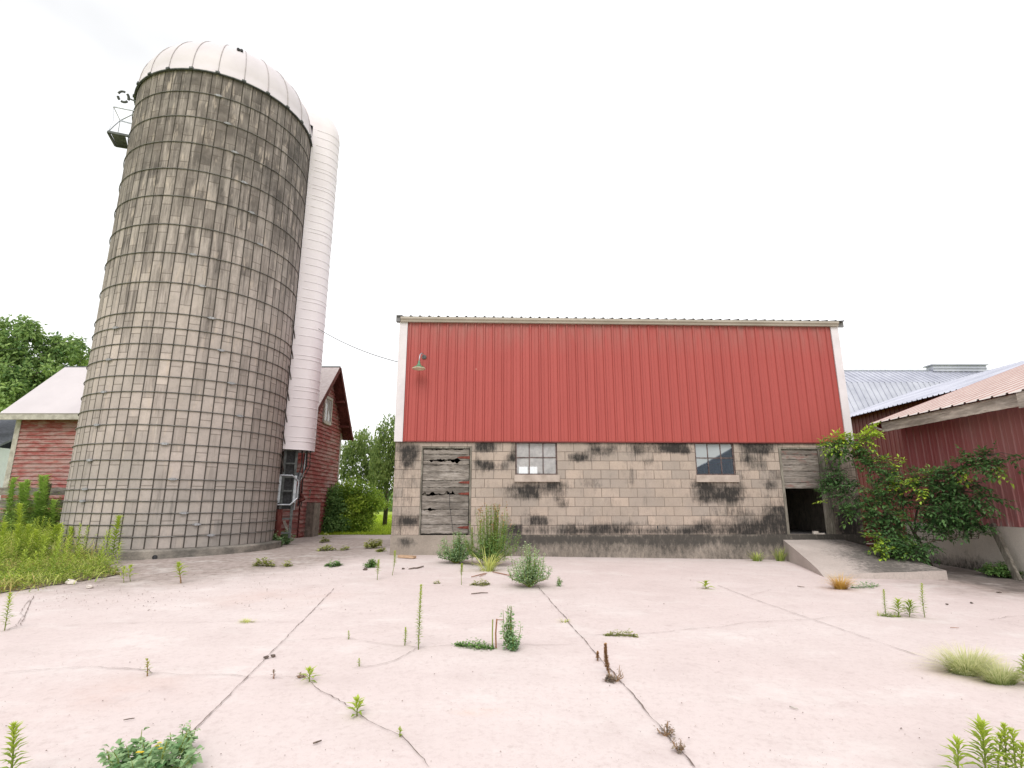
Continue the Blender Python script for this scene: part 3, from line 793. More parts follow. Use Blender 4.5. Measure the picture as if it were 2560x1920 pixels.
# right door: upper half boarded, lower half open
ud = MB(); zz = 1.515
while zz < 2.35:
    h = rnd.uniform(.10, .17); h = min(h, 2.415-zz)
    plank(ud, 9.275, 10.17, zz+.003, zz+h-.003, .03 + rnd.uniform(-.01, .01), .03, .005, [(rnd.uniform(9.4,10.1), .15, .02, 1)], 14); zz += h
uo = ud.build('upper_door_boards', MT['oldwood_red'], barn); tag(uo, 'weathered upper door boards with traces of red paint')
fm = MB(); fm.box(9.205, 9.265, -.008, .12, .432, 2.455); fm.box(9.265, 10.36, -.008, .1, 2.42, 2.455); fm.box(10.325, 10.362, -.014, .1, .432, 2.42); fm.build('door_frame', MT['oldwood_v'], barn)
fm = MB(); fm.box(10.175, 10.315, -.004, .06, .435, 2.415); fm.build('side_board', MT['oldwood_v'], barn)
fm = MB(); fm.box(9.265, 10.175, -.02, .0, 1.490, 1.512); fm.build('door_bottom_rail', MT['oldwood'], barn)
# weep holes in the block
mb = MB()
for (u, z) in ((6.15,.60),(6.36,.58)): mb = MB(); mb.box(u-.012, u+.012, -.004, .05, z-.035, z+.03); mb.build('weep_hole', MT['cable'], barn)
bc, bs_ = math.cos(PSI), math.sin(PSI)
def BP(u, y, z): return Vector((B0.x + u*bc - y*bs_, B0.y + u*bs_ + y*bc, z))

# lamp
lamp = thing('barn_lamp', 'green enamel gooseneck lamp on the red metal siding', 'lamp', BP(.604, -.05, 4.64), PSI)
mb = MB(); mb.lathe([(.001,.0),(.055,.0),(.055,.03),(.03,.045),(.001,.046)], 16, Matrix.Translation((0,.03,0)) @ Matrix.Rotation(R(90), 4, 'X')); mb.build('wall_plate', MT['dark_steel'], lamp)
pts = [(0,0,0),(-.015,-.07,.045),(-.04,-.16,.05),(-.065,-.22,.0),(-.075,-.25,-.1),(-.08,-.26,-.19)]
mb = MB(); mb.tube(pts, .013, 8); mb.build('gooseneck', MT['galv'], lamp, True)
TM = Matrix.Translation((-.08,-.26,-.19))
mb = MB(); mb.lathe([(.02,.02),(.028,0),(.034,-.05),(.05,-.075),(.06,-.10),(.13,-.135),(.155,-.165)], 24, TM); mb.build('lamp_shade', MT['enamel'], lamp, True)
mb = MB(); mb.lathe([(.156,-.163),(.160,-.178),(.152,-.182),(.12,-.15),(.02,-.11)], 24, TM); mb.build('shade_lining', MT['cream'], lamp, True)

# wire from the chute to the barn
def wire(a, b, sag, name, label):
    mb = MB(); a = Vector(a); b = Vector(b); pts = []
    for i in range(17):
        q = i/16; p = a.lerp(b, q); p.z -= sag*4*q*(1-q); pts.append(p)
    mb.tube(pts, .009, 5); return tag(mb.build(name, MT['cable']), label, 'power cable')
wire(P(796, 822, 15.0), BP(-.03, .05, 4.53), .10, 'power_cable', 'thin power cable strung from the white chute to the red barn corner')
wire(P(-60, 880, 24), P(240, 842, 24), .1, 'power_cable', 'thin power cable crossing in front of the leafy tree beside the silo')
# ------------------------------------------------------------------ concrete stave silo
silo = thing('silo', 'tall concrete stave silo with steel hoops and a white domed roof', 'silo', SC)
SH = 12.34; NS = 60
def cylhit(px, py):
    d = ray(px, py); ex, ey = d[0], d[1]
    a = ex*ex+ey*ey; b = -2*(ex*SC.x+ey*SC.y); c = SC.x**2+SC.y**2-SR*SR
    q = b*b-4*a*c
    if q < 0: return None
    t = (-b-math.sqrt(q))/(2*a)
    return math.atan2(ey*t-SC.y, ex*t-SC.x), d[2]*t+EYE
me = bpy.data.meshes.new('stave_wall')
zr = lin(.18, SH, 16); V = []; FF = []
for z in zr:
    for i in range(NS): V.append((SR*math.cos(2*math.pi*i/NS), SR*math.sin(2*math.pi*i/NS), z))
UV = []
for j in range(len(zr)-1):
    for i in range(NS):
        FF.append((j*NS+i, j*NS+(i+1) % NS, (j+1)*NS+(i+1) % NS, (j+1)*NS+i)); UV += [(i, zr[j]), (i+1, zr[j]), (i+1, zr[j+1]), (i, zr[j+1])]
me.from_pydata(V, [], FF); ul = me.uv_layers.new(name='uv')
for l, u in zip(ul.data, UV): l.uv = u
me.materials.append(MT['stave']); o = bpy.data.objects.new('stave_wall', me); COL.objects.link(o); o.parent = silo
mb = MB(); mb.lathe([(SR-.1,-.5),(SR+.22,-.5),(SR+.22,.14),(SR+.205,.165),(SR-.1,.18)], 72); fo = mb.build('footing', MT['foot'], silo)
ang = cylhit(392, 1390)[0]
mb = MB(); mb.tube([((SR+.15)*math.cos(ang),(SR+.15)*math.sin(ang),.02),((SR+.235)*math.cos(ang),(SR+.235)*math.sin(ang),.02)], .05, 12); mb.build('drain_hole', MT['cable'], fo)
HOOPZ = [11.62,10.88,10.12,9.36,8.6,7.82,7.07,6.3,5.53,5.17,4.77,4.4,4.0,3.63,3.23,2.87,2.45,2.08,1.67,1.45,1.19,.93,.68,.43]
lugpx = [(z[0]/2.37+200, z[1]/2.37+60) for z in ((820,428),(875,590),(915,765),(970,938),(1015,1117),(1065,1300),(670,1368),(725,1555))] + \
        [(z[0]/2.242, z[1]/2.242+760) for z in ((1185,80),(655,130),(1238,262),(618,310),(1295,440),(590,490),(1340,628),(550,678),(925,778),(510,875),(970,972),(485,1030),(470,1105),(1030,1175),(1100,1240),(1180,1300))]
lugs = [cylhit(*p) for p in lugpx]
lugs = [l for l in lugs if l]
hoops = []
for k, z in enumerate(HOOPZ):
    mb = MB(); n = 96; r = .0112
    wob = [.012*noise.noise(Vector((math.cos(2*math.pi*i/n)*1.2, math.sin(2*math.pi*i/n)*1.2, k*3.1))) for i in range(n)]
    vs = []
    for i in range(n):
        a = 2*math.pi*i/n
        for j in range(6):
            b = 2*math.pi*j/6; rr = SR+.014+r*math.cos(b)
            vs.append((rr*math.cos(a), rr*math.sin(a), z + wob[i] + r*math.sin(b)))
    mb.add(vs, [(i*6+j, i*6+(j+1) % 6, ((i+1) % n)*6+(j+1) % 6, ((i+1) % n)*6+j) for i in range(n) for j in range(6)])
    hoops.append((z, mb.build('hoop', MT['steel'], silo, True)))
for a, z in lugs:
    hz, ho = min(hoops, key=lambda h: abs(h[0]-z))
    M = Matrix.Translation((math.cos(a)*(SR+.03), math.sin(a)*(SR+.03), hz)) @ Matrix.Rotation(a, 4, 'Z')
    mb = MB(); mb.box(-.022,.022,-.05,.05,-.026,.026,M); mb.box(-.012,.012,-.085,-.05,-.013,.013,M); mb.box(-.012,.012,.05,.085,-.013,.013,M)
    mb.build('lug', MT['lug'], ho)
# dome with radial seams
DH = 1.92; DR = SR+.04
mb = MB(); prof = [(DR+.015, SH-.06),(DR+.015, SH+.0)]
for i in range(15):
    a = math.pi/2*i/14; prof.append((max(.02, DR*math.cos(a)**.8), SH+.02+DH*math.sin(a)))
mb.lathe(prof, 72); mb.mi = 1
for k in range(24):
    a = 2*math.pi*(k+.4)/24
    mb.tube([((r+.008)*math.cos(a), (r+.004)*math.sin(a), z+.004) for r, z in prof[1:-1]], .011, 5)
dome = mb.build('dome_roof', [MT['dome'], MT['seam_grey'] if 'seam_grey' in MT else simple('dome_seam', (.36,.32,.33), (.48,.44,.45), 6)], silo, True)
mb = MB(); mb.lathe([(DR-.02,SH-.085),(DR+.025,SH-.085),(DR+.025,SH-.06),(DR-.02,SH-.055)], 72)
for k in range(24):
    a = 2*math.pi*(k+.4)/24
    M = Matrix.Translation((math.cos(a)*(DR+.03), math.sin(a)*(DR+.03), SH-.05)) @ Matrix.Rotation(a, 4, 'Z')
    mb.box(-.015,.02,-.05,.05,-.03,.02,M)
mb.build('dome_rim', MT['dark_steel'], silo)
ah = math.atan2(-SC.y, -SC.x)
mb = MB()
for da, q in ((.02,.62),(-.02,.61)):
    a = ah+da; rr = DR*math.cos(q)**.8; z = SH+.02+DH*math.sin(q)
    mb.box(-.03,.03,-.03,.03,-.03,.03, Matrix.Translation((rr*math.cos(a)*1.01, rr*math.sin(a)*1.01, z+.02)))
mb.build('vent_hole', MT['cable'], dome)
# chute on the right side: half round sheet metal tube
rx = Vector((math.cos(R(31.47)), math.sin(R(31.47)), 0)); vx = Vector((-math.sin(R(31.47)), math.cos(R(31.47)), 0))
def SP(a, b, z): return rx*a + vx*b + Vector((0, 0, z))
CA, CB, CR = 2.74, -.06, .50
def ush(r, ext):
    pts = [(-ext, -r)]
    for i in range(37):
        t = -math.pi/2 + math.pi*i/36; pts.append((r*math.cos(t), r*math.sin(t)))
    pts.append((-ext, r)); return pts
mb = MB(); rows = []; z = 2.62; sgrey = []
while z < 12.92:
    h = rnd.choice((.25,.27,.3,.23,.12)); rows += [(z, 0.0), (z+.004, .0031), (z+.022, .003), (z+.03, 0.0)]
    z += h
rows.append((13.0, 0))
for i in range(8):
    t = math.pi/2*(i+1)/8; rows.append((13.0 + .9*math.sin(t), -.30*(1-math.cos(t))))
vs = []; k = 0
for (z, dr) in rows:
    if z <= 13.0001: pr = [(CA + x, CB + y, z) for x, y in ush(CR + dr, .45)]
    else:
        q = min(1,(z-13.0)/.9); sx = math.sqrt(max(0, 1-q*q)); pr = [(CA + (x*sx if x > 0 else x) - .25*q*q, CB + y*(.55+.45*sx), z) for x, y in ush(CR, .9)]
    vs += [SP(*p) for p in pr]
n = 39
fs = []; 
for i in range(len(rows)-1):
    for j in range(n-1): fs.append((i*n+j, i*n+j+1, (i+1)*n+j+1, (i+1)*n+j))
fs.append(tuple(range((len(rows)-1)*n, len(rows)*n)))
mb.add(vs, fs)
ch = mb.build('chute', MT['chute'], silo, False)
mb = MB(); z = 2.62
for (z, dr) in rows:
    if dr == .0031:
        pts = [SP(CA + x, CB + y, z-.004) for x, y in ush(CR+.004, .3)]
        mb.tube(pts, .0035, 4)
mb.build('chute_bands', simple('chute_band', (.38,.35,.37), (.55,.51,.53), 6), ch)
# doorway column under the chute: frame, rungs, doors, cables
mb = MB()
for a_ in (2.40, 2.70): mb.bar(SP(a_, -.36, .2), SP(a_, -.36, 2.62), .05, .07, rx)
mb.bar(SP(2.40, .2, .2), SP(2.40, .2, 2.62), .06, .07, rx)
for i in range(7): mb.bar(SP(2.40, -.37, .34+.38*i), SP(2.70, -.37, .34+.38*i), .05, .045)
mb.build('ladder_frame', MT['dark_steel'], silo)
mb = MB(); mb.bar(SP(2.34, -.40, .2), SP(2.34, -.40, .98), .05, .24, rx); mb.bar(SP(2.36,-.43,.22), SP(2.36,-.43,.9), .04, .06, rx); mb.build('silo_door', MT['redplank'], silo)
mb = MB(); mb.bar(SP(2.55, -.25, .98), SP(2.55, -.25, 2.6), .05, .26, rx); mb.build('doorway_shade_panel', MT['cable'], silo)  # black panel standing in for the shade inside the doorway
mb = MB()
for a_, w_ in ((2.30,.10),(2.72,.07)): mb.bar(SP(a_, -.44, 1.15), SP(a_, -.44, 1.9), .03, w_, rx)
o8 = [(2.12,1.28),(2.30,1.10),(2.62,1.10),(2.80,1.28),(2.80,1.74),(2.62,1.9),(2.30,1.9),(2.12,1.74)]
pts = [SP(a_, -.50, z) for a_, z in o8]; mb.tube(pts + [pts[0]], .022, 6)
mb.bar(SP(2.08,-.82,1.25), SP(2.08,-.82,1.74), .03, .09, rx); mb.tube([SP(2.08,-.82,1.5), SP(2.2,-.5,1.72)], .02, 6); mb.tube([SP(2.08,-.82,1.4), SP(2.2,-.5,1.28)], .02, 6)
mb.build('galvanised_hoop_frame', MT['galv'], silo)
mb = MB()
for i in range(7):
    b = -.5 - rnd.uniform(0, .1); z = 2.1 + i*.62
    mb.tube([SP(2.20, -.86, z+.36), SP(2.27, -.74, z+.2), SP(2.36, -.5, z), SP(2.40, -.4, z-.1)], .016, 5)
mb.build('hoop_offset_bars', MT['steel'], silo)
mb = MB()
for i in range(6):
    a = 2.78 + .07*i + rnd.uniform(-.02,.02); b = rnd.uniform(-.25,.2); z0 = rnd.uniform(1.0, 1.7)
    mb.tube([SP(a, b, 2.66), SP(a+.02, b+.02, 2.2), SP(a-.05-.02*i, b, 1.8), SP(a-.12, b, z0)], .013, 5)
mb.build('hanging_cables', MT['cable'], silo)
mb = MB(); mb.tube([SP(3.0,-.1,2.64), SP(2.98,-.1,2.0), SP(2.85,-.1,1.6), SP(2.8,-.1,.95)], .018, 6); mb.bar(SP(2.84,-.1,1.75), SP(2.84,-.1,2.0), .14, .12)
mb.build('conduit', MT['galv'], silo)
mb = MB(); mb.tube([SP(2.86,.0,1.32), SP(2.98,-.05,1.38), SP(3.05,-.1,1.25), SP(2.9,-.1,1.2)], .055, 8); mb.build('blower_pipe', MT['redplank'], silo)
# work platform and hoist loop near the top left
def PH(px, py, hd):
    d = ray(px, py); t = hd/math.hypot(d[0], d[1]); return Vector((d[0]*t, d[1]*t, d[2]*t + EYE)) - SC
plat = thing('platform', 'small open metal work platform hanging high on the left of the silo', 'platform', SC)
zf = 10.83
def PZ(px, py, z):
    d = ray(px, py); t = (z-EYE)/d[2]; return Vector((d[0]*t, d[1]*t, z)) - SC
fA, fB, bA, bB = PZ(270,329.5,zf), PZ(326,341,zf), PZ(289,364,zf), PZ(330,371,zf)
mb = MB()
for a, b in ((fA,fB),(bA,bB),(fA,bA)): mb.bar(a, b, .05, .06)
mb.build('floor_frame', MT['dark_steel'], plat)
mb = MB()
for i in range(9):
    q = .16 + .07*i; mb.bar(fA.lerp(fB, q), bA.lerp(bB, q), .036, .03)
mb.build('floor_slats', MT['dark_steel'], plat)
rA, rB = PH(283.5,266,16.45), PH(340,277.5,16.2); mA, mB_ = PH(300.5,301.5,16.75), PH(334,310.5,16.3)
mb = MB(); mb.bar(rA, rB, .035, .035); mb.bar(mA, mB_, .03, .03); mb.tube([rA, mA, bA], .009, 5); mb.tube([PH(336,284,16.3), mA, PH(287,313,16.5), fA], .014, 5); mb.tube([rA, PH(284,300,16.45), fA], .006, 4)
mb.build('guard_rail', MT['galv'], plat)
hoist = thing('hoist_ring', 'dark ring on a short arm sticking out near the silo dome', 'hoist ring', SC)
c0 = PH(308.4, 242, 16.4); mb = MB()
seg = [(20,105),(130,200),(215,290),(310,350)]
for a0, a1 in seg:
    pts = [c0 + (rx*-.12*math.cos(R(a)) + Vector((0,0,1))*.125*math.sin(R(a)) - vx*.05*math.sin(R(a))) for a in lin(a0, a1, 8)]
    mb.tube(pts, .032, 6)
mb.build('ring', MT['dark_steel'], hoist, True)
mb = MB(); mb.tube([PH(319,245,16.4), PH(340,253.5,16.3)], .02, 6); mb.tube([PH(337,262,16.3), PH(346,258,16.3)], .02, 6); mb.build('arm', MT['dark_steel'], hoist)

# pier and lean-to boards behind the chute
mb = MB(); a = P(712, 1292, 19.0); mb.box(a.x-.1, a.x+1.0, 19.0, 19.6, -.3, 1.15); tag(mb.build('concrete_pier', MT['found']), 'low grey concrete pier between the silo foot and the red gable', 'pier')
mb = MB(); mb.bar(P(722,1334,18.2)+Vector((0,0,.0)), P(710,1302,18.2), .10, .05); tag(mb.build('leaning_board', MT['white_board']), 'short pale board leaning against the foot of the silo', 'board')
mb = MB(); mb.bar(P(755,1334,19.2), P(771,1221,19.2), .17, .10, (0,1,0)); tag(mb.build('fence_post', MT['oldwood_v']), 'leaning greenish wooden post in front of the red gable and bush', 'post')
for x0, x1, nm in ((745,748,'narrow'),(752,757,'broad')):
    mb = MB(); mb.bar(P(x0,1334,19.4), P(x1,1240,19.4), .11 if nm == 'narrow' else .18, .05, (0,1,0)); tag(mb.build('red_board', MT['redplank']), nm + ' dark red upright board beside the leaning wooden post', 'board')

# ------------------------------------------------------------------ old red clapboard barn behind the silo
old = thing('clapboard_barn', 'old peeling red clapboard barn with a white roof behind the silo', 'barn')
X0, X1, Y0, Y1, YR = -17.35, -7.2, 18.45, 22.2, 20.3
ZE, ZB, ZRI = 4.45, 4.1, 6.28
def slab_boards(mb, s0, s1, z0, z1, f, pitch=.14, top=None):
    z = z0; i = 0
    while z < z1:
        zt = min(z+pitch, z1)
        a, b = s0, s1
        if top: a, b = top(z, s0, s1); a2, b2 = top(zt, s0, s1)
        else: a2, b2 = a, b
        if b2 > a2:
            mb.add([f(a,z+.012,.04), f(b,z+.012,.04), f(b2,zt+.014,.006), f(a2,zt+.014,.006), f(a,z+.012,0), f(b,z+.012,0)], [(0,1,2,3),(4,5,1,0)])
        z = zt
mb = MB(); slab_boards(mb, X0, X1, 1.62, ZE-.05, lambda s, z, d: (s, Y0-d, z)); mb.build('front_clapboard', MT['clap_x'], old)
mb = MB(); slab_boards(mb, X0, X1, -.1, 1.62, lambda s, z, d: (s, Y0-.03-d, z), .2); mb.build('base_boards', MT['clap_x'], old)
def gt(z, a, b):
    lo, hi = Y0, Y1
    if z > ZE: lo = Y0 + (z-ZE)/(ZRI-ZE)*(YR-Y0)
    if z > ZB: hi = Y1 - (z-ZB)/(ZRI-ZB)*(Y1-YR)
    return lo, hi
mb = MB(); slab_boards(mb, Y0, Y1, -.1, ZRI, lambda s, z, d: (X1+d, s, z), .14, gt); mb.build('gable_clapboard', MT['clap_y'], old)
mb = MB(); mb.add([(X1-.01,Y0,-.2),(X1-.01,Y1,-.2),(X1-.01,Y1,ZB),(X1-.01,YR,ZRI),(X1-.01,Y0,ZE)], [(0,1,2,3,4)]); mb.add([(X0,Y0,-.2),(X0,Y1,-.2),(X0,Y1,ZB),(X0,YR,ZRI),(X0,Y0,ZE)], [(4,3,2,1,0)])
mb.quad((X0,Y1,-.2),(X1,Y1,-.2),(X1,Y1,ZB),(X0,Y1,ZB)); mb.quad((X0,Y0+.02,-.2),(X1,Y0+.02,-.2),(X1,Y0+.02,ZE),(X0,Y0+.02,ZE)); mb.build('wall', MT['siding_dark'], old)
sl = (ZRI-ZE)/(YR-Y0); slb = (ZRI-ZB)/(Y1-YR); ey = .38
def slope(mb, xa, xb, ya, za, yb, zb, th):
    n = Vector((0, -(zb-za), (yb-ya))).normalized()*th
    if n.z < 0: n = -n
    vs = [Vector(p) for p in ((xa,ya,za),(xb,ya,za),(xb,yb,zb),(xa,yb,zb))]; vs += [v+n for v in vs]
    mb.add(vs, [(3,2,1,0),(4,5,6,7),(0,1,5,4),(1,2,6,5),(2,3,7,6),(3,0,4,7)])
XL, XR = X0-.3, X1+.42
ro = MB(); slope(ro, XL, -8.6, Y0-ey, ZE-ey*sl+.05, YR, ZRI+.05, .05); rfo = ro.build('roof', MT['roof_white'], old)
ro = MB(); slope(ro, -8.6, XR, Y0-ey, ZE-ey*sl+.05, YR, ZRI+.05, .045); slope(ro, XL, XR, Y1+ey*.9, ZB-ey*.9*slb+.05, YR, ZRI+.05, .05)
MT['shingle_pink'] = simple('faded_shingles', (.66,.55,.54), (.84,.75,.74), 7, (1,1,3), fine=.5)
ro.build('shingle_roof', MT['shingle_pink'], old)
mb = MB(); slope(mb, X1+.01, XR-.02, Y1+ey*.9-.03, ZB-ey*.9*slb+.03, YR, ZRI-.0, .012); slope(mb, X1+.01, XR-.02, Y0-ey+.03, ZE-ey*sl+.03, YR, ZRI-.0, .012); mb.build('soffit', MT['redplank'], old)
mb = MB(); mb.tube([(XL,YR,ZRI+.1),(XR,YR,ZRI+.1)], .04, 6); mb.build('ridge_cap', MT['dark_steel'], rfo)
mb = MB(); mb.box(XL, XR, Y0-ey-.03, Y0-ey+.02, ZE-ey*sl-.13, ZE-ey*sl+.05); mb.build('fascia', MT['white_board'], old)
mb = MB(); mb.bar((XR+.012,Y1+ey*.9,ZB-ey*.9*slb+.02),(XR+.012,YR,ZRI+.04), .03, .14); mb.bar((XR+.012,Y0-ey,ZE-ey*sl+.02),(XR+.012,YR,ZRI+.04), .03, .14); mb.build('bargeboard', MT['redplank'], old)
mb = MB(); 
for q in (.25,.6):
    mb = MB()
    y = Y1+ey*.9+(YR-Y1-ey*.9)*q; z = ZB-ey*.9*slb+(ZRI-ZB+ey*.9*slb)*q
    mb.bar((X1, y-.1, z-.12), (XR, y-.1, z-.12), .06, .08); mb.build('lookout', MT['redplank'], old)
mb = MB(); mb.box(X0-.02, X0+.16, Y0-.045, Y0+.1, -.1, ZE-.1); mb.build('corner_board', MT['white_board'], old)
mb = MB(); mb.box(X1-.05, X1+.04, Y1-.12, Y1+.02, -.1, ZB-.1); mb.build('corner_board', MT['white_board'], old)
wy0, wy1, wz0, wz1 = 19.95, 20.62, 4.22, 5.08
mb = MB(); 
for a, b, c, d in ((wy0-.1,wy0,wz0-.1,wz1+.1),(wy1,wy1+.1,wz0-.1,wz1+.1),(wy0,wy1,wz0-.12,wz0),(wy0,wy1,wz1,wz1+.1)): mb.box(X1+.0, X1+.085, a, b, c, d)
wn_ = mb.build('window', MT['white_board'], old)
mb = MB(); mb.quad((X1+.055,wy0,wz0),(X1+.055,wy1,wz0),(X1+.055,wy1,wz1),(X1+.055,wy0,wz1)); mb.build('pane', MT['glass_dusty'], wn_)
mb = MB(); mb.box(X1+.050, X1+.07, (wy0+wy1)/2-.02, (wy0+wy1)/2+.02, wz0, wz1); mb.build('muntin', MT['white_board'], wn_)

# far left house
hs = thing('white_house', 'white sided house with a grey roof at the far left edge', 'house', (-30, 30, 0))
mb = MB(); slab_boards(mb, -6, .9, -.1, 4.2, lambda s, z, d: (s, -d, z), .16); mb.box(-6,.88,.01,7,-.1,4.2); mb.build('vinyl_siding', MT['vinyl'], hs)
mb = MB(); slope(mb, -6.3, 1.2, -.4, 4.1, 3.5, 6.3, .1); slope(mb, -6.3, 1.2, 7.4, 4.1, 3.5, 6.3, .1); mb.build('roof', MT['house_roof'], hs)
mb = MB(); mb.box(-6.3, 1.2, -.46, -.402, 3.95, 4.12); mb.build('eave_board', MT['trim'], hs)
# plank fence at the left
fn = thing('plank_fence', 'low fence of pale weathered planks behind the tall weeds', 'fence')
for k, z in enumerate((.25, .62, 1.0, 1.38)):
    mb = MB(); plank(mb, -17.5, -13.85, z, z+.24, 16.9 + rnd.uniform(-.02,.02), .04, .012, (), 14); mb.build('rail', MT['oldwood'], fn)
g = P(120, 1208, 16.6); mb = MB(); mb.bar((g.x-.12, 16.6, -.1), (g.x, 16.6, g.z), .17, .12, (0,1,0)); mb.build('post', MT['oldwood_v'], fn)

# ------------------------------------------------------------------ right side: ramp, shed, grey roofs
A, Bq = BP(9.08, -.012, .31), BP(10.52, -.012, .31)
C_ = G(2067, 1446); C_.z += .02
Dq = Vector((8.02, 10.3, gz(8.02, 10.3) + .105)); Cm = C_.lerp(Dq, .33); Cm.z += .05
def ramp_pt(q, r):
    a = A.lerp(Bq, q); b = (C_.lerp(Dq, q)); b.z += .05*math.sin(min(1, q*3)*math.pi/2)
    p = a.lerp(b, r); p.z += .018*math.sin(r*math.pi) + .006*nz2(p.x, p.y, 2.5) - (.05*sstep(.8, 1, r)*sstep(.12, 0, q))
    return p
mb = MB(); nq, nr = 14, 24; vs = []; ts = []
for j in range(nr+1):
    for i in range(nq+1):
        p = ramp_pt(i/nq, j/nr); vs.append(p); ts.append(min(1, max(0, .0 + .95*sstep(.15, .9, i/nq + .25*(j/nr)) + .4*noise.noise(Vector((p.x*.9, p.y*.9, 2))))))
mb.add(vs, [(j*(nq+1)+i, (j+1)*(nq+1)+i, (j+1)*(nq+1)+i+1, j*(nq+1)+i+1) for j in range(nr) for i in range(nq)], ts)
def skirt(idx, ba, bt):
    top = [vs[k] for k in idx]; bot = [Vector((p.x, p.y, gz(p.x, p.y)-.25)) for p in top]
    m = len(top); mb.add(top + bot, [(i, m+i, m+i+1, i+1) for i in range(m-1)], [bt]*m + [ba]*m)
skirt([j*(nq+1) for j in range(nr+1)], .12, .1); skirt([nr*(nq+1)+i for i in range(nq+1)], .35, .2); skirt([(nr-j)*(nq+1)+nq for j in range(nr+1)], .5, .4)
tag(mb.build('ramp', MT['ramp']), 'sloping grey concrete ramp leading up to the half open barn door', 'ramp')

shed = thing('metal_shed', 'worn dark red metal shed with pale roof and weathered wooden fascia', 'shed')
SX = 9.65; SY0, SY1 = 7.25, 13.1
mb = MB(); ribs(mb, SY0, SY1, .70, 3.2, lambda s, z, d: (SX-d, SY0+SY1-s, z), .2286, .02, .1); mb.build('metal_siding', MT['siding_shed'], shed)
mb = MB(); mb.box(SX+.002, SX+.05, SY0, SY1, .69, 3.3); mb.extrude([(0,-.3),(3.9,-.3),(3.9,3.08+.366*4.5),(0,3.24)], (SX+.051, SY1, 0), (1,0,0), (0,0,1), (0,-1,0), .06); mb.build('framing', MT['siding_dark'], shed)
def sst(x, z): return max(0, .35*sstep(10.2, 11.5, x)*sstep(.75, -.1, z) + .65*sstep(.1, -.3, z)*sstep(9.6, 10.5, x) + .18*noise.noise(Vector((x, z*2, 1))))
us = lin(SY0, SY1+.3, 60); zs = lin(-.6, .70, 20)
mb = MB(); mb.add([(SX-.03, y, z) for z in zs for y in us], [(j*61+i, (j+1)*61+i, (j+1)*61+i+1, j*61+i+1) for j in range(20) for i in range(60)], [sst(y, z) for z in zs for y in us])
mb.quad((SX-.03,SY0,.70),(SX+.1,SY0,.70),(SX+.1,SY1+.3,.70),(SX-.03,SY1+.3,.70)); mb.build('foundation', MT['found_shed'], shed)
RX, RZ, RS = 8.97, 3.08, .366; RY0, RY1 = 7.2, 13.2
mb = MB(); ribs(mb, RY0, RY1, 0, 5.0, lambda s, q, d: (RX-.05+q, RY0+RY1-s, RZ+(q-.05)*RS+d), .305, .03, .06, 1.0)
shr = mb.build('roof', MT['roof_red'], shed)
mb = MB(); mb.add([(RX-.05,RY0,RZ-.035),(RX-.05,RY1,RZ-.035),(RX+5,RY1,RZ+5*RS-.035),(RX+5,RY0,RZ+5*RS-.035)], [(0,1,2,3)]); mb.build('roof_deck', MT['siding_dark'], shed)
mb = MB(); mb.box(SX+.05, RX+5, RY0, SY1, -.5, .0); mb.build('floor', MT['interior'], shed)
for ya, yb, dx in ((9.22, 11.0, 0), (11.004, 12.78, .004)):
    mb = MB(); 
    vs = [];n = 20; poly = []
    for i in range(n+1):
        y = ya+(yb-ya)*i/n; poly.append((y, RZ-.255+rnd.uniform(-.004,.004)))
    for i in range(n, -1, -1):
        y = ya+(yb-ya)*i/n; poly.append((y, RZ-.028+rnd.uniform(-.008,.0)))
    mb.extrude(poly, (RX+dx, 0, 0), (0,1,0), (0,0,1), (1,0,0), .04); mb.build('fascia_board', MT['oldwood_y'], shed)
mb = MB(); mb.bar((RX+.0, 13.17, RZ-.05), (RX+5, 13.17, RZ+5*RS-.05), .03, .12); mb.bar((RX+.005, 12.79, RZ-.2), (RX+.005, 13.18, RZ-.03), .03, .03); mb.build('rake_trim', MT['white_board'], shed)
mb = MB(); mb.box(RX-.02, RX+.03, 7.2, 9.17, RZ-.24, RZ-.04); mb.box(RX-.045, RX-.022, 8.9, 9.2, RZ-.30, RZ-.02); mb.build('splice_board', MT['oldwood_y'], shed)
mb = MB()
for i in range(9):
    y = 9.0 + i*.5; mb = MB(); mb.bar((RX+.04, y, RZ-.1), (SX+.0, y, RZ-.1+.6*RS), .04, .12); mb.build('rafter_tail', MT['siding_dark'], shed)
mb = MB(); a = P(2443, 1298, 10.9); a.x = 9.45; b = G(2486, 1428); mb.bar((9.5, 10.85, .74), (9.36, 10.35, gz(9.3,10.4)-.02), .12, .06, (1,0,0)); tag(mb.build('leaning_plank', MT['oldwood_v']), 'grey wooden plank leaning on the pale shed foundation', 'plank')

gb = thing('grey_roof_barn', 'long red barn with a low pale grey metal roof behind the shed', 'barn')
EX, EZ, RGX, RGZ = 13.5, 13.5/4.06+EYE, 17.5, 17.5/3.713+EYE
mb = MB(); ribs(mb, 4.0, 22.6, 0, 1, lambda s, q, d: (EX+q*(RGX-EX), 26.6-s, EZ+q*(RGZ-EZ)+d), .2286, .035, .1)
vs=[(RGX,4,RGZ),(RGX,22.6,RGZ),(RGX+4,22.6,EZ),(RGX+4,4,EZ)]; mb.add(vs, [(0,1,2,3)]); mb.build('roof', MT['roof_grey'], gb)
mb = MB(); mb.add([(EX+.02,4,EZ-.03),(EX+.02,22.6,EZ-.03),(RGX,22.6,RGZ-.03),(RGX,4,RGZ-.03)], [(0,1,2,3)]); mb.build('roof_deck', MT['siding_dark'], gb)
mb = MB(); ribs(mb, 4.0, 22.5, -.4, EZ+.1, lambda s, z, d: (EX+.35-d, 26.5-s, z), .2286, .02, 0)
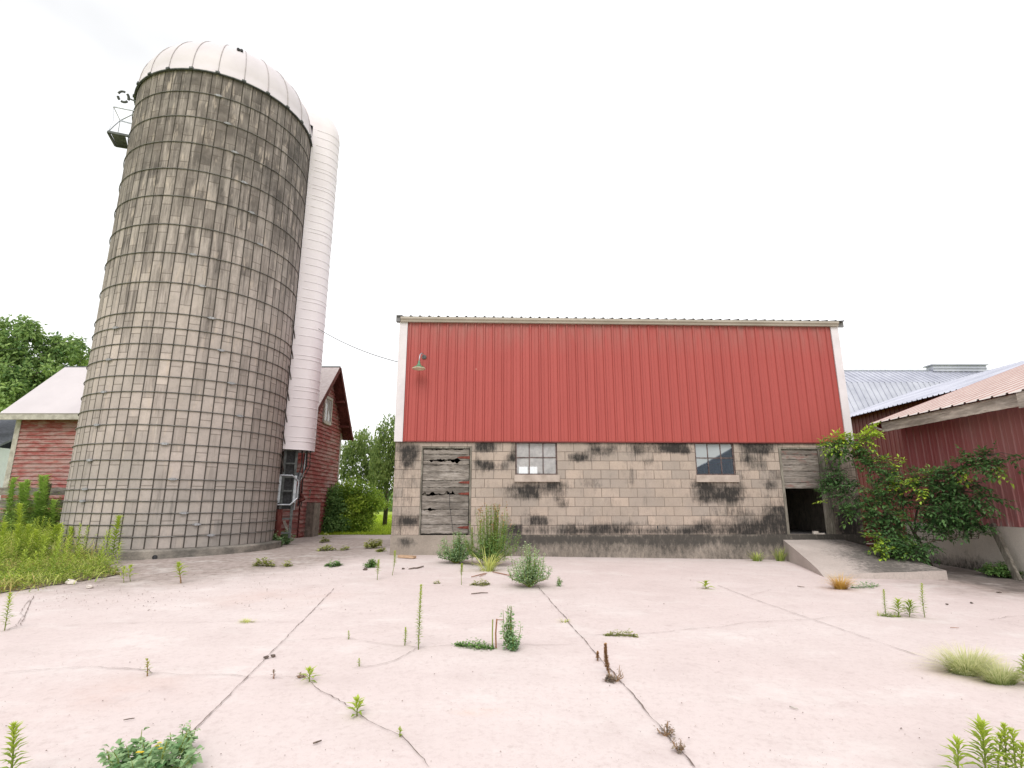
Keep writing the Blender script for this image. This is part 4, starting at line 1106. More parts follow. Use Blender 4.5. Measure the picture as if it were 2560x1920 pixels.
mb.add([(EX+.36,22.5,-.4),(RGX+4,22.5,-.4),(RGX+4,22.5,EZ),(RGX,22.5,RGZ-.05),(EX+.36,22.5,EZ)], [(0,1,2,3,4)]); mb.build('metal_siding', MT['siding_dark'], gb)
bf = thing('board_fence', 'dark red board fence in the gap between barn corner and shed', 'fence')
for k in range(6):
    mb = MB(); plank(mb, 8.25, 10.6, -.25+k*.17, -.25+k*.17+.14, 14.9 + (k % 2)*.02, .03, .006); mb.build('board', MT['redplank'], bf)
for x in (8.4, 9.5): 
    mb = MB(); mb.box(x-.05, x+.05, 14.96, 15.06, -.4, .9); mb.build('post', MT['redplank'], bf)

gm = thing('gambrel_barn', 'distant gambrel barn with a steep ribbed grey metal roof and ridge vent', 'barn')
YRg = 36.0; ZR_ = .2495*YRg + EYE; Yb = YRg*.943; Zb = .226*Yb + EYE; Yl = Yb - 1.75; Zl = Zb - 1.75*2.12
mb = MB()
ribs(mb, 14, 46, 0, 1, lambda s, q, d: (s, Yb + q*(YRg-Yb) - d*.5, Zb + q*(ZR_-Zb) + d), .36, .05)
ribs(mb, 14, 46, 0, 1, lambda s, q, d: (s, Yl + q*(Yb-Yl) - d*.9, Zl + q*(Zb-Zl) + d*.3), .36, .05)
mb.add([(14,YRg,ZR_),(46,YRg,ZR_),(46,2*YRg-Yb,Zb),(14,2*YRg-Yb,Zb),(46,2*YRg-Yl,Zl),(14,2*YRg-Yl,Zl)], [(0,3,2,1),(3,5,4,2)])
gmr = mb.build('roof', MT['roof_grey'], gm)
mb = MB(); mb.tube([(14,YRg,ZR_+.02),(46,YRg,ZR_+.02)], .09, 6); mb.build('ridge_cap', MT['galv'], gmr)
xa, xb = P(2324, 920, YRg).x, P(2456, 920, YRg).x
mb = MB(); mb.box(xa, xb, YRg-.3, YRg+.3, ZR_-.1, ZR_+.33); mb.box(xa-.15, xb+.1, YRg-.42, YRg+.42, ZR_+.332, ZR_+.40); mb.box(xa-.05, xb+.05, YRg-.36, YRg-.302, ZR_+.1, ZR_+.16); mb.build('ridge_vent', MT['roof_grey'], gmr)
mb = MB(); mb.box(14.1, 45.9, Yl+.3, 2*YRg-Yl-.3, -.3, Zl+.2)
for x in (14.1, 45.9): mb.add([(x,Yl+.3,Zl),(x,Yb,Zb-.1),(x,YRg,ZR_-.1),(x,2*YRg-Yb,Zb-.1),(x,2*YRg-Yl-.3,Zl)], [(0,1,2,3,4)])
mb.build('wall', MT['siding_dark'], gm)

# debris in the doorway
mb = MB(); mb.box(9.86, 9.97, .03, .10, .432, .50, Matrix.Rotation(.0, 4, 'Z')); mb.box(9.95, 10.09, -.02, .04, .43, .462)
o = mb.build('rubble', MT['stone']); o.location = B0; o.rotation_euler = (0, 0, PSI); tag(o, 'two small pale lumps of rubble on the sill of the open barn door', 'rubble')
# ------------------------------------------------------------------ plants
def rv(a=1.0): return Vector((random.uniform(-a,a), random.uniform(-a,a), random.uniform(-a,a)))
def stalk(name, label, x, y, yt, leafL=.085, leafW=.011, dens=140, lean=(0,0), bare=.12, mats=('stem','leaf_stalk'), xt=None, cat='weed', group=None, t0=.15, t1=1.0, spread=1.0, rs=.0055):
    g = D(x, y); h = height(x, y, xt if xt is not None else x, yt)
    tp = P((xt if xt is not None else x)*K, yt*K, g.y)
    base = thing(name, label, cat, g, 0, group)
    off = Vector((tp.x-g.x, 0, 0)); b2 = Vector((random.uniform(-.04,.04), random.uniform(-.05,.05), 0))*h
    def at(q): return off*q + b2*math.sin(q*math.pi) + Vector((0,0,h*q*.97))
    pts = [at(i/8) for i in range(9)]
    mb = MB(); mb.tube([p if i else p-Vector((0,0,.02)) for i, p in enumerate(pts)], [rs*(1-.65*i/8) for i in range(9)], 5); mb.build('stem', MT[mats[0]], base, True, )
    mb = MB(); n = max(10, int(dens*h)); ga = random.uniform(0, 6)
    for i in range(n):
        q = bare + (1-bare)*(i/n)**.9; a = ga + i*2.39996
        up = .35 + 1.1*q**2 + random.uniform(-.25,.25)
        d = Vector((math.cos(a), math.sin(a), up))
        Lx = leafL*1.15*(1.05-.5*q)*random.uniform(.7,1.2)*spread
        if q < bare+.12: Lx *= .6
        mb.leaf(at(q), d, Vector((0,0,1)), Lx, leafW*1.6*random.uniform(.8,1.2), t0+(t1-t0)*q, .1, .25)
    for i in range(10):
        a = i*.63; mb.leaf(at(.99), Vector((math.cos(a), math.sin(a), 2.2)), Vector((0,0,1)), leafL*.45, leafW*.8, t1, .1, .1)
    mb.build('leaves', MT[mats[1]], base)
    return base
def bushy(name, label, x, y, w, yt, mats=('stem','leaf_grey'), n=26, per=34, L=.042, W=.024, cat='weed', group=None, spires=0, lo=.0, t0=.1, t1=.95, flowers=0, flat=1.0, g=None, h=None, wm=None):
    """many stems from one root; w = width in view pixels"""
    g = g or D(x, y); h = h or height(x, y, x, yt)
    wm = wm or (D(x+w/2, y) - D(x-w/2, y)).length/2
    base = thing(name, label, cat, g, 0, group); st = MB(); lf = MB(); fl = MB()
    for i in range(n):
        a = random.uniform(0, 6.283); q = math.sqrt(random.random())
        e = Vector((math.cos(a)*wm*1.3*q, math.sin(a)*wm*1.3*q*flat, h*(.98-.5*q**3)*random.uniform(.6,1)))
        if i < spires: e = Vector((math.cos(a)*wm*.25, math.sin(a)*wm*.25, h*random.uniform(.9,1.0)))
        m = Vector((e.x*.8, e.y*.8, e.z*.42))
        pts = [Vector((0,0,-.01)), m*.5+Vector((0,0,e.z*.08)), m, m.lerp(e,.5)+rv(.01), e]
        st.tube(pts, [.005,.0045,.004,.003,.0015], 4)
        for k in range(per):
            f = random.uniform(.12 if lo == 0 else lo, 1)*4; j = min(3, int(f)); p = pts[j].lerp(pts[j+1], f-j)
            ang = random.uniform(0, 6.283); d = Vector((math.cos(ang), math.sin(ang), random.uniform(-.35,.9)))
            hh = max(0, min(1, p.z/h)); sc = random.uniform(.55,1.15)*(1.1-.45*(f/4)**3)
            lf.leaf(p + d*.008, d, Vector((random.uniform(-.4,.4), random.uniform(-.4,.4), 1)), L*sc, W*sc, t0+(t1-t0)*(.6+.4*hh)*random.uniform(.5,1.1), .15, .2)
    st.build('stems', MT[mats[0]], base); lf.build('leaves', MT[mats[1]], base)
    for i in range(flowers):
        a = random.uniform(0, 6.283); q = random.random(); p = Vector((math.cos(a)*wm*.7*q, -abs(math.sin(a))*wm*.6*flat, h*(.5+.2*random.random())))
        for k in range(6): fl.leaf(p, Vector((math.cos(k*1.05), math.sin(k*1.05), .5)), Vector((0,0,1)), .015, .011)
    if flowers: fl.build('flowers', MT['flower'], base)
    return base
def tuft(name, label, x, y, w, yt, n=60, mat='grass', bw=.006, cat='grass tuft', group=None, bend=.5, spread=.9, t0=.2, t1=.9, flat=.6, one=True, g=None, h=None, wm=None):
    g = g or D(x, y); h = h or height(x, y, x, yt); wm = wm or (D(x+w/2, y) - D(x-w/2, y)).length/2
    mb = MB()
    for i in range(n):
        a = random.uniform(0, 6.283); q = math.sqrt(random.random()); r = wm*.55*q
        p = Vector((math.cos(a)*r, math.sin(a)*r*flat, -.005)); u = random.random()
        d = Vector((math.cos(a)*spread*q*(.4+u)*min(1.4, wm/h), math.sin(a)*spread*q*(.4+u)*flat*min(1.4, wm/h), 1)) + rv(.12)
        mb.blade(p, d, h*random.uniform(.5, 1.08), bw*random.uniform(.7,1.3), bend*random.uniform(.1,1), t0, t1, 4)
    o = mb.build(name, MT[mat]); o.location = g
    return tag(o, label, cat, group)
def mat_(name, label, pts, mat='leaf_dark', n=260, L=.028, W=.016, hmax=.05, wid=.05, cat='creeping weed', group=None):
    """low creeping mat along a line on the slab"""
    P3 = [D(*p) for p in pts]; g = P3[0].copy(); mb = MB()
    for i in range(n):
        f = random.random()*(len(P3)-1); j = min(len(P3)-2, int(f)); p = P3[j].lerp(P3[j+1], f-j) - g
        e = math.sin(math.pi*min(1,max(0,(f/(len(P3)-1)))))**.6
        p += Vector((random.gauss(0,1)*wid*.3, random.gauss(0,1)*wid*e, 0)); p.z = gz(p.x+g.x, p.y+g.y) - g.z + abs(random.gauss(0,.5))*hmax*e
        a = random.uniform(0, 6.283)
        mb.leaf(p, Vector((math.cos(a), math.sin(a), random.uniform(-.1,.7))), Vector((0,0,1)), L*random.uniform(.6,1.2), W, random.uniform(.1,.8), .1, .1)
    mb.tube([Vector((p.x-g.x, p.y-g.y, gz(p.x,p.y)-g.z+.006)) for p in (P3[i].lerp(P3[i+1], k/6) for i in range(len(P3)-1) for k in range(7))], .004, 4)
    o = mb.build(name, MT[mat]); o.location = g
    return tag(o, label, cat, group)
#PLANTS
# stalks of horseweed and seedlings standing in the yard
stalk('horseweed', 'green horseweed stalk by the slab crack at the left edge of the yard', 10, 1362, 1283, xt=22, spread=.9, dens=170)
stalk('horseweed', 'leafy horseweed top cut off by the bottom left corner of the view', 20, 1700, 1566, xt=30, leafL=.075, leafW=.011, dens=230, spread=1.0, rs=.007)
stalk('horseweed', 'tallest slender yellow green horseweed alone in the middle of the yard', 904, 1403, 1262, xt=910, leafL=.065, leafW=.012, dens=190, bare=.06, spread=.7)
stalk('horseweed', 'short yellow green stalk just left of the tallest yard weed', 874, 1394, 1357, xt=876, leafL=.045, dens=220, spread=.7)
stalk('horseweed', 'dark tipped stalk with a yellow foot near the barn left corner', 815, 1253, 1210, xt=818, leafL=.07, dens=190, bare=.3)
stalk('horseweed', 'slim stalk in front of the plank lying at the barn corner', 847, 1243, 1190, xt=853, leafL=.06, dens=170, bare=.35)
stalk('horseweed', 'club shaped stalk standing in front of the round bush at the barn', 997, 1263, 1218, xt=998, leafL=.055, dens=230, bare=.45)
stalk('horseweed', 'bushy dark stemmed sprig on the dirt before the silo', 391, 1260, 1220, xt=385, leafL=.17, leafW=.026, dens=80, bare=.35, spread=1.0, mats=('stem_dry','leaf_stalk'), rs=.012)
stalk('seedling', 'left one of two sprouts at the tip of the weed bed', 268, 1259, 1228, leafL=.14, leafW=.022, dens=50, bare=.3, t0=.4)
stalk('seedling', 'right one of two sprouts at the tip of the weed bed', 282, 1256, 1225, leafL=.15, leafW=.022, dens=50, bare=.3, t0=.4)
stalk('dry_stalk', 'short olive brown dry stalk on the crack left of the long joint', 318, 1461, 1425, leafL=.04, leafW=.012, dens=130, mats=('stem_dry','leaf_olive'), bare=.15, spread=1.2)
stalk('dry_stalk', 'tiny reddish dry sprig on the crack right of the long joint', 591, 1466, 1449, leafL=.035, leafW=.01, dens=130, mats=('stem_red','leaf_dead'))
stalk('seedling', 'small green sprig where two cracks meet left of centre', 668, 1473, 1450, leafL=.09, leafW=.013, dens=200, bare=.1, t0=.3, spread=1.1)
bushy('dead_sprig', 'tiny grey dead sprig beside the green sprig on the crack', 651, 1464, 16, 1449, mats=('stem_dry','leaf_dead'), n=6, per=8, L=.02, W=.01)
stalk('seedling', 'green sprig with upright leaves on the crack in the near yard', 771, 1547, 1516, leafL=.10, leafW=.016, dens=190, bare=.1, t0=.25, spread=1.0)
stalk('seedling', 'hair thin seedling on the curved crack at the bottom', 864, 1592, 1573, leafL=.03, leafW=.008, dens=120)
stalk('seedling', 'tiny seedling at the left start of the wavy crack', 753, 1381, 1364, leafL=.03, leafW=.009, dens=160)
stalk('seedling', 'tiny pale seedling below the short yellow green stalk', 776, 1439, 1424, leafL=.03, leafW=.009, dens=160)
stalk('seedling', 'small bright sprout on the hairline joint in front of the right window', 1525, 1272, 1260, leafL=.13, leafW=.03, dens=140, bare=.1, t0=.6, spread=1.1)
stalk('horseweed', 'thin curved stalk at the left of the row near the ramp', 1914, 1331, 1274, xt=1909, leafL=.055, dens=170, spread=.8)
stalk('horseweed', 'third plant of the row near the ramp, short and bushy', 1941, 1332, 1299, xt=1940, leafL=.11, leafW=.012, dens=240, spread=1.1)
stalk('horseweed', 'fourth plant of the row near the ramp, dense dark and bushy', 1965, 1333, 1302, xt=1967, leafL=.12, leafW=.012, dens=280, spread=1.1, t0=.05, t1=.7)
stalk('horseweed', 'tall pale stalk at the right of the row near the ramp', 1998, 1334, 1261, xt=1991, leafL=.07, dens=150, spread=.9)
tuft('grass_tuft', 'tiny wisp of grass at the left foot of the row near the ramp', 1897, 1330, 14, 1312, n=14, bw=.005)
mat_('creeping_weed', 'low yellow green mat under the row of weeds near the ramp', [(1905,1331),(1945,1333)], 'leaf_stalk', 130, .04, .012, .05, .03)
# near right corner
for (x, xt, yt, lab, L_, d_) in ((2068,2068,1606,'lowest spreading horseweed at the bottom right corner',.11,150),(2128,2118,1566,'broad leafed pointed horseweed second from left in the bottom right corner',.12,230),(2155,2163,1592,'slanting horseweed third from left in the bottom right corner',.085,150),
        (2172,2168,1567,'thin topped horseweed fourth from left in the bottom right corner',.07,140),(2196,2186,1580,'horseweed with a leafy top fifth from left in the bottom right corner',.08,150),(2212,2209,1612,'horseweed cut by the right edge at the bottom corner',.08,150)):
    stalk('horseweed', lab, x, 1690, yt, xt=xt, leafL=L_, leafW=.013, dens=d_, bare=.15, spread=1.0, group='horseweeds in the near right corner', rs=.006)
stalk('horseweed', 'green sprig at the right edge beside the feathery grass clump', 2214, 1480, 1420, xt=2214, leafL=.1, leafW=.016, dens=200)
# bushy weeds
bushy('goosefoot', 'round grey green bush on the slab under the plank door', 985, 1217, 70, 1146, n=56, per=54, L=.055, W=.034, spires=8, flat=.8, t0=.0, t1=.9)
bushy('goosefoot', 'pale flowering grey green bush in front of the block wall', 1144, 1268, 76, 1170, n=60, per=55, L=.05, W=.026, spires=4, flat=.8, t0=.15, t1=1.1)
bushy('goosefoot', 'small pale sprig right of the flowering bush', 1208, 1266, 10, 1242, n=7, per=20, L=.035, W=.02)
bushy('goosefoot', 'small bushy weed left of the stalks near the barn corner', 800, 1226, 22, 1205, n=16, per=22, L=.06, W=.04, t0=.0, t1=.7, mats=('stem','leaf_dark'))
bushy('goosefoot', 'left leafy weed at the foot of the silo chute', 593, 1181, 26, 1148, n=22, per=30, L=.08, W=.055, t1=.7)
bushy('goosefoot', 'right leafy weed at the foot of the silo chute', 620, 1176, 28, 1140, n=22, per=30, L=.08, W=.055, t1=.7)
bushy('leafy_weed', 'tall see through leafy weed beside the cut red stem', 1101, 1402, 40, 1305, n=14, per=34, L=.042, W=.028, spires=7, lo=.15, mats=('stem','leaf_grey'), t0=.2)
bushy('leafy_weed', 'low dense leafy weed at the right foot of the cut stem', 1108, 1404, 26, 1370, n=14, per=26, L=.04, W=.028, mats=('stem','leaf_grey'), t0=.0, t1=.6)
g = D(1075, 1400)
mb = MB(); h1 = height(1075, 1400, 1075, 1337)
mb.tube([(-.015,0,-.01),(-.02,0,h1*.5),(-.01,0,h1)], .009, 6); mb.tube([(-.012,0,h1*.97),(.06,0,h1*.97)], .004, 5)
o = mb.build('cut_stem', MT['stem_red']); o.location = g; tag(o, 'bare reddish cut stem with a stub beside the see through weed', 'stem')
mb = MB(); mb.tube([(-.05,0,-.01),(-.052,0,h1*.5),(-.05,0,h1*.98)], .007, 6); o = mb.build('cut_stem', MT['stem']); o.location = g; tag(o, 'bare green cut stem left of the reddish cut stem', 'stem')
mat_('creeping_weed', 'dark green mat creeping along the crack left of the cut stems', [(985,1394),(1030,1398),(1065,1402)], 'leaf_dark', 420, .035, .018, .05, .05)
mat_('creeping_weed', 'low mat of weeds along the crack right of the long joint', [(1308,1373),(1345,1373),(1376,1376)], 'leaf_olive', 260, .035, .016, .05, .025)
mat_('creeping_weed', 'low yellow green mat in front of the tall weed clump', [(1018,1263),(1040,1264),(1055,1263)], 'leaf_olive', 200, .05, .022, .07, .05)
mat_('creeping_weed', 'tiny weed mat on the hairline joint left of the dark stick', [(938,1261),(950,1260)], 'leaf_olive', 40, .04, .022, .05, .03)
mat_('creeping_weed', 'flat green weed on the slab right of the silo', [(705,1223),(722,1224),(733,1222)], 'leaf_dark', 150, .08, .045, .10, .07)
mat_('creeping_weed', 'low weed clump on the dirt in front of the silo foot', [(552,1222),(568,1222),(590,1224)], 'leaf_olive', 170, .09, .045, .14, .06)
mat_('creeping_weed', 'small weed mat right of the low clump before the silo', [(612,1223),(628,1223)], 'leaf_olive', 60, .08, .04, .09, .06)
mat_('creeping_weed', 'flat weed patch nearest the lawn in the gap', [(694,1172),(708,1171)], 'leaf_olive', 90, .12, .06, .2, .1)
mat_('creeping_weed', 'flat weed patch in the middle of the gap', [(690,1190),(720,1189)], 'leaf_olive', 140, .11, .05, .13, .1)
mat_('creeping_weed', 'small weed right of the middle patch in the gap', [(738,1189),(750,1188)], 'leaf_olive', 60, .1, .05, .12, .1)
bushy('leafy_weed', 'ragged weed growing at the back left corner of the barn', 806, 1184, 34, 1160, n=16, per=20, L=.1, W=.05, mats=('stem','leaf_olive'))
bushy('leafy_weed', 'small yellowish weed below the ragged weed at the barn corner', 822, 1192, 18, 1182, n=8, per=14, L=.08, W=.04, mats=('stem','leaf_olive'))
tuft('grass_tuft', 'small bright grass tuft alone on the left part of the slab', 533, 1345, 36, 1330, n=90, bw=.006, t0=.3, spread=1.2)
tuft('grass_tuft', 'sprig of grass growing out of the long joint', 1220, 1344, 26, 1328, n=26, bw=.008, bend=.7)
tuft('grass_tuft', 'dark grass tuft at the foot of the block wall', 1636, 1212, 36, 1184, n=70, bw=.014, t0=.0, t1=.45)
tuft('grass_tuft', 'taller dark grass tuft against the side of the ramp', 1686, 1212, 30, 1174, n=70, bw=.014, t0=.0, t1=.45, spread=.6)
tuft('golden_weed', 'round golden yellow weed at the front corner of the ramp', 1816, 1272, 44, 1228, n=420, mat='weed_gold', bw=.005, cat='weed', bend=.8, spread=1.3)
mat_('creeping_weed', 'straggly green weed along the front edge of the ramp', [(1840,1270),(1870,1269),(1895,1266)], 'leaf_grey', 160, .05, .022, .08, .05)
o = tuft('feather_grass', 'big feathery clump of pale green grass on the right slab', 2090, 1455, 120, 1376, n=1000, mat='grass_feather', bw=.0042, cat='grass clump', bend=.7, spread=1.1, flat=.6, t0=.05, t1=1.1)
o = tuft('feather_grass', 'smaller right part of the feathery grass clump by the view edge', 2162, 1476, 90, 1412, n=700, mat='grass_feather', bw=.0042, cat='grass clump', bend=.7, spread=1.1, flat=.6, t0=.05, t1=1.0)
bushy('leafy_weed', 'dark spreading weed at the foot of the pale shed foundation', 2172, 1247, 84, 1212, n=40, per=30, L=.09, W=.05, mats=('stem','leaf_dark'), t0=0, t1=.5, flat=.5, spires=3)
# the tall clump by the plank door
bushy('tall_weed', 'tall weed clump with brown seed heads between plank door and window', 1062, 1222, 100, 1084, n=90, per=50, L=.08, W=.02, mats=('stem','leaf_dark'), spires=16, t0=.1, t1=.9, flat=.6)
g = D(1064, 1222); h = height(1064, 1222, 1064, 1086); mb = MB(); sb = MB()
for i in range(44):
    a = random.uniform(0, 6.283); r = random.uniform(.05,.42); e = Vector((math.cos(a)*r, math.sin(a)*r*.5, h*random.uniform(.62,1.0))); b = Vector((e.x*.5, e.y*.5, h*.25))
    sb.tube([b, b.lerp(e,.5)+rv(.02), e], [.004,.003,.0015], 4)
    for k in range(3):
        p = e - Vector((0,0,.05*k)) + rv(.015)
        mb.leaf(p, Vector((random.uniform(-1,1), random.uniform(-1,1), 1.2)), Vector((0,0,1)), .045, .03, random.random(), .4, .1)
sh_ = 0
sh = thing('dry_seed_stalks', 'thin stalks with brown seed heads rising from the tall weed clump', 'seed stalks', g)
sb.build('stems', MT['stem'], sh); tag(mb.build('seed_heads', MT['leaf_brown'], sh), kind='stuff')
stalk('horseweed', 'yellow green stalk at the left side of the tall weed clump', 1038, 1222, 1123, leafL=.07, leafW=.012, dens=180, t0=.4, bare=.05)
stalk('horseweed', 'darker upright stalk between round bush and tall clump', 1020, 1222, 1138, leafL=.06, leafW=.012, dens=160, t0=.1, t1=.7)
tuft('grass_clump', 'bright arching grass blades at the foot of the tall clump', 1055, 1234, 60, 1174, n=60, bw=.018, bend=.9, t0=.35, t1=.8, cat='grass clump', spread=.9)
# dead weeds on the joint
stalk('dock_stalk', 'thick brown dried dock stalk leaning on the long joint', 1316, 1458, 1390, xt=1308, leafL=.03, leafW=.018, dens=520, mats=('stem_dry','leaf_brown'), bare=.1, spread=1.0, rs=.008, t0=.3)
stalk('dock_stalk', 'small brown bud on the joint left of the dock stalk', 1291, 1428, 1408, leafL=.024, leafW=.016, dens=500, mats=('stem_dry','leaf_brown'), bare=.1)
bushy('dead_weed', 'twiggy grey dead weed right of the brown dock stalk', 1332, 1472, 26, 1434, mats=('stem_dry','leaf_dead'), n=7, per=9, L=.02, W=.012)
bushy('dead_weed', 'crumbled dark dead weed below the brown dock stalk', 1318, 1472, 20, 1456, mats=('stem_dry','leaf_dead'), n=12, per=16, L=.03, W=.02)
bushy('dead_weed', 'grey dead weed on the joint near the bottom', 1438, 1590, 26, 1552, mats=('stem_dry','leaf_dead'), n=7, per=12, L=.022, W=.014)
bushy('dead_weed', 'lowest grey dead weed on the joint', 1467, 1625, 22, 1586, mats=('stem_dry','leaf_dead'), n=7, per=12, L=.022, W=.014)
# the near velvet leaved plant
bushy('nightshade', 'broad leaved weed with yellow flowers at the bottom edge', 320, 1672, 160, 1568, n=30, per=20, L=.055, W=.045, mats=('stem','leaf_grey'), t0=.0, t1=.85, flowers=6, flat=.7)
bushy('nightshade', 'pale outer shoots of the broad leaved weed reaching right', 392, 1622, 60, 1562, n=10, per=16, L=.038, W=.03, mats=('stem','leaf_grey'), t0=.2, t1=1.0, flat=.5)
# ------------------------------------------------------------------ the sapling between ramp and shed
shrub = thing('sapling', 'leafy sapling with yellow tipped branches between the ramp and the shed', 'shrub', (8.75, 11.5, gz(8.75, 11.5)))
B = shrub.location.copy()
def sp(x, y, Y):                     # position from the 2060..2560 crop (scale 4.148)
    return P(2060 + x/4.148, 1060 + y/4.148, Y) - B
tr = MB(); lf = MB()
def leafspray(c, out, n, L, t, reach, droop=.3):
    d = (out + rv(.5)).normalized(); p0 = c - d*reach*.4
    pts = [p0 + d*reach*q + Vector((0,0,-droop*reach*q*q)) for q in (0,.33,.66,1)]
    tr.tube(pts, [.004,.003,.0025,.0015], 3, False)
    for k in range(n):
        f = (k+.5)/n*3; j = min(2, int(f)); p = pts[j].lerp(pts[j+1], f-j)
        s = d.cross(Vector((0,0,1))); s = s.normalized() if s.length > .01 else Vector((1,0,0))
        dd = (s*(1 if k % 2 else -1) + d*.55 + Vector((0,0,random.uniform(-.5,.25)))).normalized()
        lf.leaf(p, dd, Vector((random.uniform(-.3,.3), random.uniform(-.3,.3), 1)), L*random.uniform(.7,1.2), L*.52, t + random.uniform(-.08,.1) + .1*f/3, .12, .25)
    lf.leaf(pts[3], d, Vector((0,0,1)), L, L*.5, t+.15, .1, .2)
# (x, y, depth, radius, sprays, tint; shed shade painted into the lowest)
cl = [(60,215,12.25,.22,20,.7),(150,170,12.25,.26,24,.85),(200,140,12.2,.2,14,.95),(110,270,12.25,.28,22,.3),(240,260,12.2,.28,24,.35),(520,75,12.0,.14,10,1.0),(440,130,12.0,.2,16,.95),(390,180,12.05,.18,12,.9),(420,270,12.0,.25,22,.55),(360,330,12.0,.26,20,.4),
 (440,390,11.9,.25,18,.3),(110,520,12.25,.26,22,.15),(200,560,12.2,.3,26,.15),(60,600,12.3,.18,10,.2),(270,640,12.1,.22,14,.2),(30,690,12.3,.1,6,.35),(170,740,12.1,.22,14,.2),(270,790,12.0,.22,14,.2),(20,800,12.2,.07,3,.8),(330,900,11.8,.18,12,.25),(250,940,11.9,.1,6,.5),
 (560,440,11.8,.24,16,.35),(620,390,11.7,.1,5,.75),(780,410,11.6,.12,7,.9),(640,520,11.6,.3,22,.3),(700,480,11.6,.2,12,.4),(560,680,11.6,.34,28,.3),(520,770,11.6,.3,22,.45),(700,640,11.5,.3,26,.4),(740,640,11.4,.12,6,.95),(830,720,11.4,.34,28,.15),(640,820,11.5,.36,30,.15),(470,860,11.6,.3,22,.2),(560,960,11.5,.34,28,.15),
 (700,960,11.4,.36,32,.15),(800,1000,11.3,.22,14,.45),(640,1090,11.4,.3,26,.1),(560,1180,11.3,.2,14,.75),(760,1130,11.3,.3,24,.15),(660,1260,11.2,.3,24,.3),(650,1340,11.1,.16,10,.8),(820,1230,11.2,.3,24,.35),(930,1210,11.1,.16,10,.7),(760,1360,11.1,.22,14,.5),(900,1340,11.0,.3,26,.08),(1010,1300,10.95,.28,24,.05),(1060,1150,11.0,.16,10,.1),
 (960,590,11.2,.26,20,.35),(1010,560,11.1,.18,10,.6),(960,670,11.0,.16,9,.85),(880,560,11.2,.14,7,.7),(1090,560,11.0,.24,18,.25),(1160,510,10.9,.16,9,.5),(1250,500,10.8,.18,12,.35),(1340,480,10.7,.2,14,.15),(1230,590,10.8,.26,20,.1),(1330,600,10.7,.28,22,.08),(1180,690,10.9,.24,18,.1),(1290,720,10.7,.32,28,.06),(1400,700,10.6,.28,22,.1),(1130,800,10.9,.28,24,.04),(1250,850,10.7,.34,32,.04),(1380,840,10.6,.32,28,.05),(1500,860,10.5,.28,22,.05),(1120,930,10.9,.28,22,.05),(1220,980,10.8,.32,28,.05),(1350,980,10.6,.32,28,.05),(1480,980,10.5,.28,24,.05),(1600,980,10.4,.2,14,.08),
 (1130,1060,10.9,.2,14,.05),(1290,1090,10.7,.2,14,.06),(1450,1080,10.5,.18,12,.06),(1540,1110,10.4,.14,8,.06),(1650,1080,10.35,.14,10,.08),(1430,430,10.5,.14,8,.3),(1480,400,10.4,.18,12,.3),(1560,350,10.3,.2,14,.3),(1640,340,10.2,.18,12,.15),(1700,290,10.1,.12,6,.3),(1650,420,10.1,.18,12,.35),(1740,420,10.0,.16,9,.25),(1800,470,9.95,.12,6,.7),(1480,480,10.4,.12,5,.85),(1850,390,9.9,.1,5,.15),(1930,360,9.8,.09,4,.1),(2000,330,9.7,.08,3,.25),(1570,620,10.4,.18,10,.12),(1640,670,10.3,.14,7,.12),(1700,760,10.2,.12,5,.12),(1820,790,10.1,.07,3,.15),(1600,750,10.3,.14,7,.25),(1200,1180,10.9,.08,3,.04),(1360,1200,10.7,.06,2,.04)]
trunks = [[(880,1500,11.5),(935,1130,11.4),(960,900,11.3),(1100,650,11.1),(1340,480,10.7),(1700,320,10.15)],[(880,1500,11.5),(950,1130,11.4),(1120,800,10.9),(1400,700,10.6)],[(880,1500,11.5),(780,1200,11.4),(600,850,11.5),(430,420,11.95),(440,150,12.0)],[(880,1500,11.5),(700,1200,11.4),(400,750,11.9),(300,350,12.1),(150,180,12.2)],[(880,1500,11.5),(1000,1250,11.0),(1300,1180,10.7),(1600,1190,10.4)],[(900,1300,11.4),(820,900,11.4),(820,600,11.4),(780,430,11.6)]]
nodes_ = []
for tks in trunks:
    pts = [sp(*p) for p in tks]; pts[0] = Vector((random.uniform(-.05,.05), random.uniform(-.05,.05), -.03)); k = len(pts)
    fine = []
    for i in range(k-1):
        for q in range(4): fine.append(pts[i].lerp(pts[i+1], q/4) + rv(.015))
    fine.append(pts[-1]); m = len(fine)
    tr.tube(fine, [.028*(1-.85*i/(m-1)) for i in range(m)], 6); nodes_ += fine
cc = sp(900, 800, 11.2)
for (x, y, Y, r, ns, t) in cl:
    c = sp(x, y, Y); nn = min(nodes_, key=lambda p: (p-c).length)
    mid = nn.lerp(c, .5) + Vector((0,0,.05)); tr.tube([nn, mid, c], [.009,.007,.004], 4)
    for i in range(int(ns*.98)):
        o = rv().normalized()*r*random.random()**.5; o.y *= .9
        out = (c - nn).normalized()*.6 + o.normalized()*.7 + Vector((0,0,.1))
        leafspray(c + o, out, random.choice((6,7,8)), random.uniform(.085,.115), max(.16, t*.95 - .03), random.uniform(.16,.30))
tr.build('trunk', MT['bark'], shrub, True); lf.build('crown', MT['leaf_shrub'], shrub)
